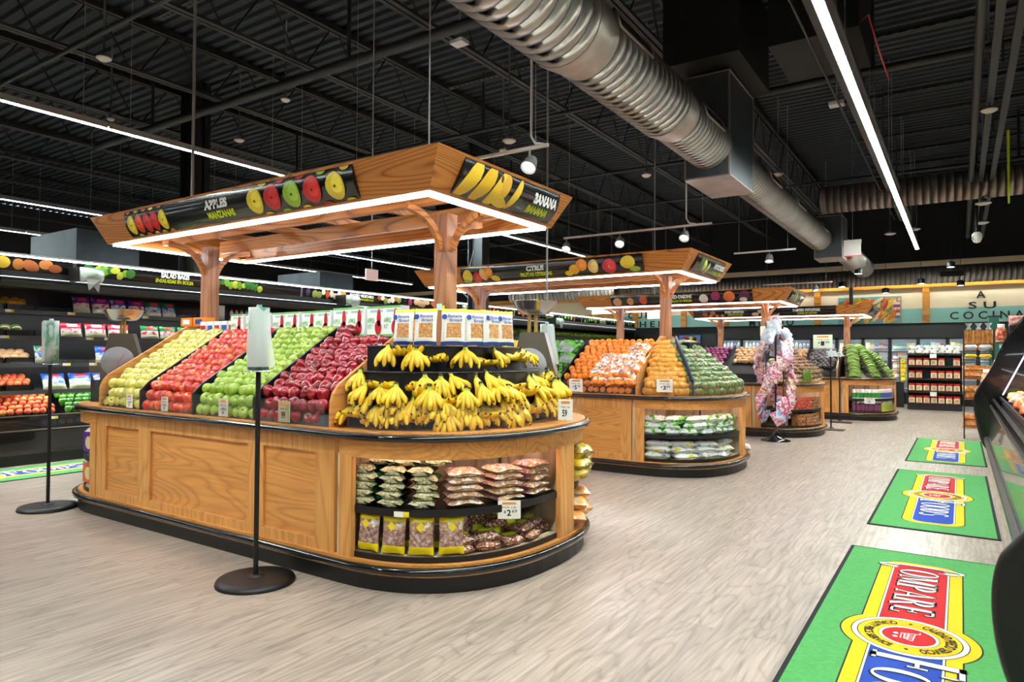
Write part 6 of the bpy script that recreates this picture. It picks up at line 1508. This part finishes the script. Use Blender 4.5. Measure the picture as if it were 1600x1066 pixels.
# ---------------------------------------------------------------- glass-door coolers on the back wall
cw = .78; cgl = clear_mat('cooler_glass', (200, 220, 226), .12, .05); c_in = mat('cooler_liner', (150, 160, 168), .6)
CP = []
for c in ((226, 140, 60), (200, 60, 60), (70, 110, 180), (236, 236, 236), (150, 70, 120), (90, 160, 90), (240, 210, 120), (60, 160, 160)):
    b = MB(); b.box(-.05, .05, -.04, .04, 0, .2, 0); b.box(-.052, .052, -.042, .042, .05, .13, 1); CP.append(b.mesh('chilled_carton', [ink(c), kit_w]))
CB = MB().lathe([(.035, 0), (.04, .01), (.04, .17), (.016, .22)], 10, 0).lathe([(.018, .22), (.018, .25), (.001, .25)], 10, 1)
CBm = [CB.mesh('chilled_bottle', [ink((230, 234, 236)), ink((90, 190, 60))]), CB.mesh('chilled_bottle', [ink((230, 230, 240)), ink((60, 90, 190))])]
cx_ = -7.35; di = 0
while cx_ < 1.6:
    di += 1; x0, x1 = cx_, cx_+cw
    t = thing('glass_door_cooler', 'black glass-door cooler on the back wall, %s door from the left' % nth(di), 'cooler', (x0+cw/2, 25.0, 0), 'glass-door coolers along the back wall')
    b = MB(); b.box(x0, x1, 24.9, 25.45, 0, .3); b.box(x0, x1, 24.85, 25.45, 2.12, 2.5); b.build('housing', black_satin, t)
    b = MB(); b.box(x0, x1, 25.4, 25.45, .3, 2.12); b.box(x0, x0+.012, 24.95, 25.4, .3, 2.12); b.box(x1-.012, x1, 24.95, 25.4, .3, 2.12); b.build('liner', c_in, t)
    b = MB(); f_ = .05; b.box(x0, x0+f_, 24.9, 24.94, .3, 2.12); b.box(x1-f_, x1, 24.9, 24.94, .3, 2.12); b.box(x0, x1, 24.9, 24.94, .3, .37); b.box(x0, x1, 24.9, 24.94, 2.06, 2.12); d = b.build('door', black_satin, t)
    b = MB(); b.box(x0+f_, x1-f_, 24.915, 24.925, .37, 2.06); b.build('glass_pane', cgl, d); b = MB(); b.tube([(x1-.06, 24.87, 1.0), (x1-.06, 24.87, 1.5)], .012, 6); b.build('handle', steel, d)
    for z in (.5, .8, 1.1, 1.4, 1.72): b = MB(); b.box(x0+.03, x1-.03, 24.98, 25.4, z-.02, z); b.build('shelf', white_p, t)
    b = MB(); b.box(x0+.02, x0+.04, 24.95, 24.97, .4, 2.05); b.box(x0+.05, x1-.05, 24.96, 24.99, 2.07, 2.09); b.build('cooler_light', case_led, t)
    for zi, z in enumerate((.8, 1.1, 1.4, 1.72)):
        for i in range(5):
            kk = rnd.randrange(8) if i == 0 or rnd.random() < .5 else kk
            me = CP[kk] if (di > 4 or zi < 2) else CBm[(di+i//3) % 2]
            o = put(me, 'chilled_item', (x0+.14+.125*i, 25.05, z), (0, 0, 0), (1.15, 1, rnd.uniform(.95, 1.25))); tag(o, 'chilled %s behind the %s cooler door, %s shelf up, %s from the left' % ('carton' if me in CP else 'bottle', nth(di), nth(zi+2), nth(i+1)), 'bottle' if me in CBm else 'carton', 'chilled goods behind the %s cooler door' % nth(di))
    cx_ += cw
b = MB(); b.box(-12.4, -7.4, 24.6, 25.4, 0, 2.3, 0); b.box(-12.4, -7.4, 24.55, 24.6, 1.55, 1.62, 1); tag(b.build('service_counter', [black_satin, case_grey]), 'dark service area in the far left corner under the teal wall', 'counter')
t = thing('menu_board', 'small colourful board over the dark service area', 'sign', (-8.3, 24.5, 1.6)); b = MB(); b.box(-8.75, -7.95, 24.5, 24.53, 1.95, 2.25); b.build('board', ink((60, 120, 190)), t); b = MB(); f = plane_map((-8.75, 24.498, 1.95), (.8, 0, 0), (0, 0, .3)); b.add(disc(f, .3, .5, .22, .35, 14), [tuple(range(14))], 0); b.add(disc(f, .6, .55, .25, .3, 14), [tuple(range(14))], 1); b.add(disc(f, .75, .4, .15, .3, 14), [tuple(range(14))], 2); b.build('printed_picture', [ink((210, 40, 40)), ink((240, 200, 50)), ink((230, 110, 50))], t)
for i, (x, c) in enumerate(((-11.6, (220, 200, 60)), (-10.9, (120, 180, 60)))):
    b = MB(); b.box(x-.4, x+.3, 23.2, 23.23, 2.78, 3.05); tag(b.build('hanging_banner', blend_mat('banner_fruit%d' % i, [(.4, c), (.5, (200, 80, 40)), (.6, (240, 230, 90))], 5, .4)), 'yellow fruit banner hanging over the far left case, %s from the left' % nth(i+1), 'banner')
for i, (x, y) in enumerate(((-9.6, 20.0), (-9.1, 23.5))):
    t = thing('light_box', 'white glowing box hanging over the far left case, %s from the near side' % nth(i+1), 'light box', (x, y, 2.9)); b = MB(); b.box(x-.5, x+.3, y, y+.05, 2.85, 3.2); b.build('panel', mat('lightbox', (235, 240, 245), emit=1.0), t); b = MB(); b.tube([(x-.3, y, 3.2), (x-.3, y, ZC)], .01, 4); b.tube([(x+.2, y, 3.2), (x+.2, y, ZC)], .01, 4); b.build('suspension_wire', grey_p, t)

# ---------------------------------------------------------------- candy bag stand
sx, sy = -2.74, 12.62
cs = thing('hanging_stand', 'black pole stand hung with pink and blue candy bags before the third island', 'display stand', (sx, sy, 0)); M = Matrix.Translation((sx, sy, 0))
b = MB(); b.lathe([(.25, 0), (.25, .012), (.15, .04), (.07, .1), (.03, .17), (.02, .2)], 24, 0, M); b.build('base', black_gloss, cs)
b = MB(); b.tube([(sx, sy, .1), (sx, sy, 2.22)], .016, 8); b.box(sx-.05, sx+.05, sy-.01, sy+.01, 2.2, 2.26); b.tube([(sx-.16, sy-.02, .4), (sx-.16, sy-.02, 2.1)], .008, 6); b.tube([(sx+.13, sy, .4), (sx+.13, sy, 2.1)], .008, 6); b.build('pole', black_satin, cs)
def cbag(nm, c1, c2, seed, w=.2, h=.26): return bag_mesh(nm, w, h, .09, [blend_mat(nm+'_m', [(.36, c1), (.5, (240, 220, 226)), (.58, c2), (.64, c1)], 15, .25)], (0,), seed=seed, lump=.45)
CBG = [cbag('pink_candy', (226, 120, 160), (170, 30, 60), 71), cbag('blue_candy', (110, 180, 230), (30, 70, 150), 72), cbag('peach_candy', (236, 180, 160), (120, 40, 60), 73), cbag('yellow_candy', (236, 206, 90), (190, 80, 60), 74), bag_mesh('clear_candy', .28, .3, .14, [blend_mat('clearish', [(.4, (190, 206, 226)), (.6, (232, 236, 244))], 10, .2)], (0,), seed=75, lump=.4)]
seq = [(2.12, .04, 4), (2.0, .08, 4), (1.85, .14, 1), (1.85, .18, 4), (1.7, .18, 1), (1.68, .26, 2), (1.6, .24, 4), (1.52, .3, 2), (1.45, .26, 0), (1.38, .3, 2), (1.28, .28, 0), (1.2, .27, 0), (1.1, .28, 0), (1.0, .26, 3), (.95, .24, 3), (.85, .26, 0), (.78, .28, 0), (.68, .26, 0), (.6, .22, 1), (.5, .22, 1), (.42, .18, 1)]
n = 0
for (z, r, k) in seq:
    for q in range(1 if z > 1.9 else 3):
        a = q*PI*2/3+z*2.3; n += 1; kk = k if rnd.random() < .8 else rnd.choice((0, 2))
        o = put(CBG[kk], 'candy_bag', (sx+r*math.cos(a), sy+r*math.sin(a), z), (PI/2-.4, rnd.uniform(-.5, .5), a+PI/2)); tag(o, '%s bag hung on the pole stand, %s from the top, counted down the string' % (('pink', 'blue', 'peach', 'yellow', 'clear')[kk], nth(n)), 'candy bag', 'candy bags on the pole stand')

# ---------------------------------------------------------------- track lights
def spot_lamp(t, x, y, z, aim, power, lit=True):
    p = Vector((x, y, z)); d = (Vector(aim)-p).normalized(); q = d.to_track_quat('-Z', 'Y').to_matrix().to_4x4(); M = Matrix.Translation(p) @ q
    b = MB(); b.lathe([(.001, .1), (.05, .1), (.065, .06), (.085, -.05), (.078, -.05), (.055, .05), (.001, .06)], 16, 0, M); b.tube([(x, y, z+.05), (x, y, z+.15)], .012, 6); h = b.build('lamp_head', grey_p, t)
    b = MB(); b.lathe([(.001, -.03), (.04, -.03)], 16, 0, M); b.build('lens', spot_m, h)
    L_ = bpy.data.lights.new('spot', 'SPOT'); L_.energy = power; L_.spot_size = rad(60); L_.spot_blend = 1.; L_.shadow_soft_size = .05; L_.color = (1, .97, .92)
    lo = bpy.data.objects.new('lamp_light', L_); COL.objects.link(lo); adopt(lo, t); lo.matrix_basis = Matrix.Translation(p+d*.07) @ q
def track(x0, x1, y, z, xs, label, aims, conduit=None):
    t = thing('track_light', label, 'track light', ((x0+x1)/2, y, z))
    b = MB(); b.box(x0, x1, y-.018, y+.018, z-.012, z+.018); b.build('track', white_p, t)
    for x in (x0+.1, x1-.15): b = MB(); b.tube([(x, y, z+.02), (x, y, ZC)], .004, 4); b.build('suspension_wire', grey_p, t)
    if conduit: b = MB(); b.tube([(conduit, y, ZC), (conduit, y, z+.12), (conduit+.05, y, z+.04), (conduit+.15, y, z+.02)], .014, 6); b.build('conduit', white_p, t)
    for x, a in zip(xs, aims): spot_lamp(t, x, y, z-.17, a, LIGHT_SPOT*(.35 if y < 3 else .8))
track(-6.3, -3.46, 5.86, 3.62, (-3.68, -4.9, -6.0), 'white track light behind the front canopy with a bright spot head', ((-3.6, 3.9, 1), (-4.6, 3.6, 1.2), (-6.2, 3.6, 1.2)), -3.66)  # the two left heads are hidden from view, added for highlights on the fruit
track(-6.0, -3.3, 10.75, 3.62, (-5.95, -4.9, -3.75), 'white track light with three spot heads over the second island', ((-5.5, 9.1, 1.2), (-4.4, 8.8, 1.2), (-3.7, 9.0, 1.2)), -3.72)
track(-3.9, -2.7, 14.2, 3.62, (-3.2,), 'short white track light with one spot head over the third island', ((-3.2, 13.6, 1.2),))
track(-4.4, -2.7, 18.8, 3.4, (-3.1,), 'short white track light with one spot head near the far end', ((-2.6, 18.3, 1.2),))
track(-6.2, -3.4, 1.2, 3.9, (-3.7, -4.9, -6.1), 'track light out of frame before the front island', ((-3.9, 3.5, .9), (-4.9, 3.5, .9), (-6.1, 3.5, .9)))
for i, (x, y, z) in enumerate(((-.95, 23.2, 3.65), (-2.9, 22.0, 3.55), (-2.3, 20.5, 3.75), (-.2, 21.5, 3.9), (.02, 23.8, 3.6), (-1.9, 23.6, 3.45))):
    t = thing('pendant_downlight', 'small black pendant downlight before the back wall, %s of six counted from the middle' % nth(i+1), 'light', (x, y, z)); M = Matrix.Translation((x, y, z))
    b = MB(); b.lathe([(.1, 0), (.1, .14), (.03, .17), (.001, .17)], 16, 0, M); b.build('lamp_shade', black_satin, t); b = MB(); b.lathe([(.001, .01), (.095, .01)], 16, 0, M); b.build('lens', mat('pendant_lens', (255, 250, 240), emit=14.), t); b = MB(); b.tube([(x, y, z+.17), (x, y, ZC)], .006, 4); b.build('cord', black_satin, t)

# ---------------------------------------------------------------- conduits and fittings
def at(u, v, z):
    return None
for i, (x, y, z0, r, wd) in enumerate(((-6.9, 4.15, 2.75, .018, 'thick grey conduit dropping to the left part of the front canopy'), (-4.6, 4.55, 2.6, .006, 'thin cable dropping behind the middle of the front canopy'), (-3.35, 3.9, 2.7, .006, 'thin cable dropping to the near corner of the front canopy'), (-4.2, 7.1, 2.0, .012, 'grey conduit dropping between the first and second islands'), (-4.6, 11.6, 2.6, .012, 'grey conduit dropping beside the middle track light'))):
    rod(x, y, z0, r, grey_p, wd)
b = MB(); b.tube([(-8.9, 11.9, 3.8), (-9.1, 11.9, 3.2), (-9.25, 11.9, 2.9), (-9.05, 11.9, 2.75)], .012, 6); tag(b.build('curved_cable', grey_p), 'curved white cable beside the dark column behind the front canopy', 'cable')
for i, (x, y, z, r) in enumerate(((-9.2, 4.3, 5.3, .09), (-8.4, 6.5, 5.3, .07), (-11.5, 5.5, 5.3, .06), (-10.7, 7.3, 5.3, .09), (-4.9, 7.3, 4.3, .09), (-2.9, 13.6, 5.0, .1), (.35, 11.3, 4.9, .1), (-1.5, 20, 4.7, .14), (-.9, 19, 4.6, .12), (.4, 16.5, 4.6, .14), (.45, 19.5, 4.7, .14), (-6.5, 9.5, 5.0, .07), (-3.9, 9.5, 4.2, .07))):
    fitting('ceiling_sensor', x, y, z, r, 'round white ceiling fitting, %s of the small round ones counted from the left' % nth(i+1), 'ceiling fitting')
for i, (x, y, z) in enumerate(((-6.2, 5.0, 6.0), (-5.5, 7.0, 5.6), (-1.5, 10.9, 5.2))):
    t = thing('junction_box', 'small pale junction box under the ceiling, %s from the left' % nth(i+1), 'junction box', (x, y, z)); b = MB(); b.box(x-.1, x+.1, y-.08, y+.08, z, z+.05); b.build('box', white_p, t); b = MB(); b.tube([(x, y, z+.05), (x, y, ZC)], .01, 5); b.build('mount', grey_p, t)
x, y, z = -2.05, 17.2, 3.82; t = thing('exit_sign', 'white hanging emergency sign with red rim beside the far duct box', 'emergency sign', (x, y, z)); b = MB(); b.box(x-.17, x+.17, y, y+.04, z, z+.28, 0); b.box(x-.18, x+.18, y-.01, y+.05, z+.28, z+.36, 0); b.build('housing', white_p, t); b = MB(); b.box(x-.175, x+.175, y-.004, y+.044, z-.012, z); b.build('red_rim', mat('red_rim', (230, 60, 70), emit=.6), t); b = MB(); b.tube([(x, y+.02, z+.36), (x, y+.02, ZC)], .008, 5); b.build('mount', grey_p, t)
x, y, z = -9.7, 9.6, 2.95; t = thing('exit_sign', 'small emergency sign with red side above the packed vegetable sign', 'emergency sign', (x, y, z)); b = MB(); b.box(x-.02, x+.02, y-.16, y+.16, z, z+.22, 0); b.build('housing', ink((226, 190, 190)), t); b = MB(); b.tube([(x, y, z+.22), (x, y, ZC)], .008, 5); b.build('mount', grey_p, t)
x, y, z = .3, 17.0, 4.0; t = thing('dome_camera', 'white dome security camera hanging from a black pole at right', 'camera', (x, y, z)); b = MB(); b.tube([(x, y, z+.1), (x, y, ZC)], .025, 8); b.build('pole', black_satin, t); b = MB(); b.lathe([(.001, -.13), (.06, -.11), (.09, -.04), (.09, .06), (.05, .1), (.001, .1)], 18, 0, Matrix.Translation((x, y, z))); b.build('housing', white_p, t); b = MB(); b.lathe([(.001, -.03), (.035, -.02), (.045, 0)], 12, 0, Matrix.Translation((x-.04, y-.08, z-.03)) @ Matrix.Rotation(PI/2, 4, 'X')); b.build('lens', black_gloss, t)
b = MB(); b.extrude([(.62, 5.05), (.66, 5.05), (.655, 3.9), (.63, 3.9)], 13.0, 13.01, 'y'); tag(b.build('hanging_ribbon', ink((190, 220, 30))), 'bright yellow-green ribbon hanging from a pipe at upper right', 'ribbon')
b = MB(); b.lathe([(.001, 0), (.1, .0), (.12, .05), (.1, .08), (.001, .08)], 18, 0, Matrix.Translation((-1.35, 8.7, 5.55))); tag(b.build('alarm_speaker', grey_p), 'round alarm unit hanging beside the black curb box at top', 'alarm')
b = MB(); b.tube([(-1.3, 8.75, 5.25), (-1.0, 8.7, 5.35), (-.85, 8.6, 5.4), (-.8, 9.2, 5.2), (-.75, 10.0, 5.1)], .01, 6); tag(b.build('red_cable', ink((190, 50, 60))), 'red cable running from the curb box to the wire tray', 'cable')
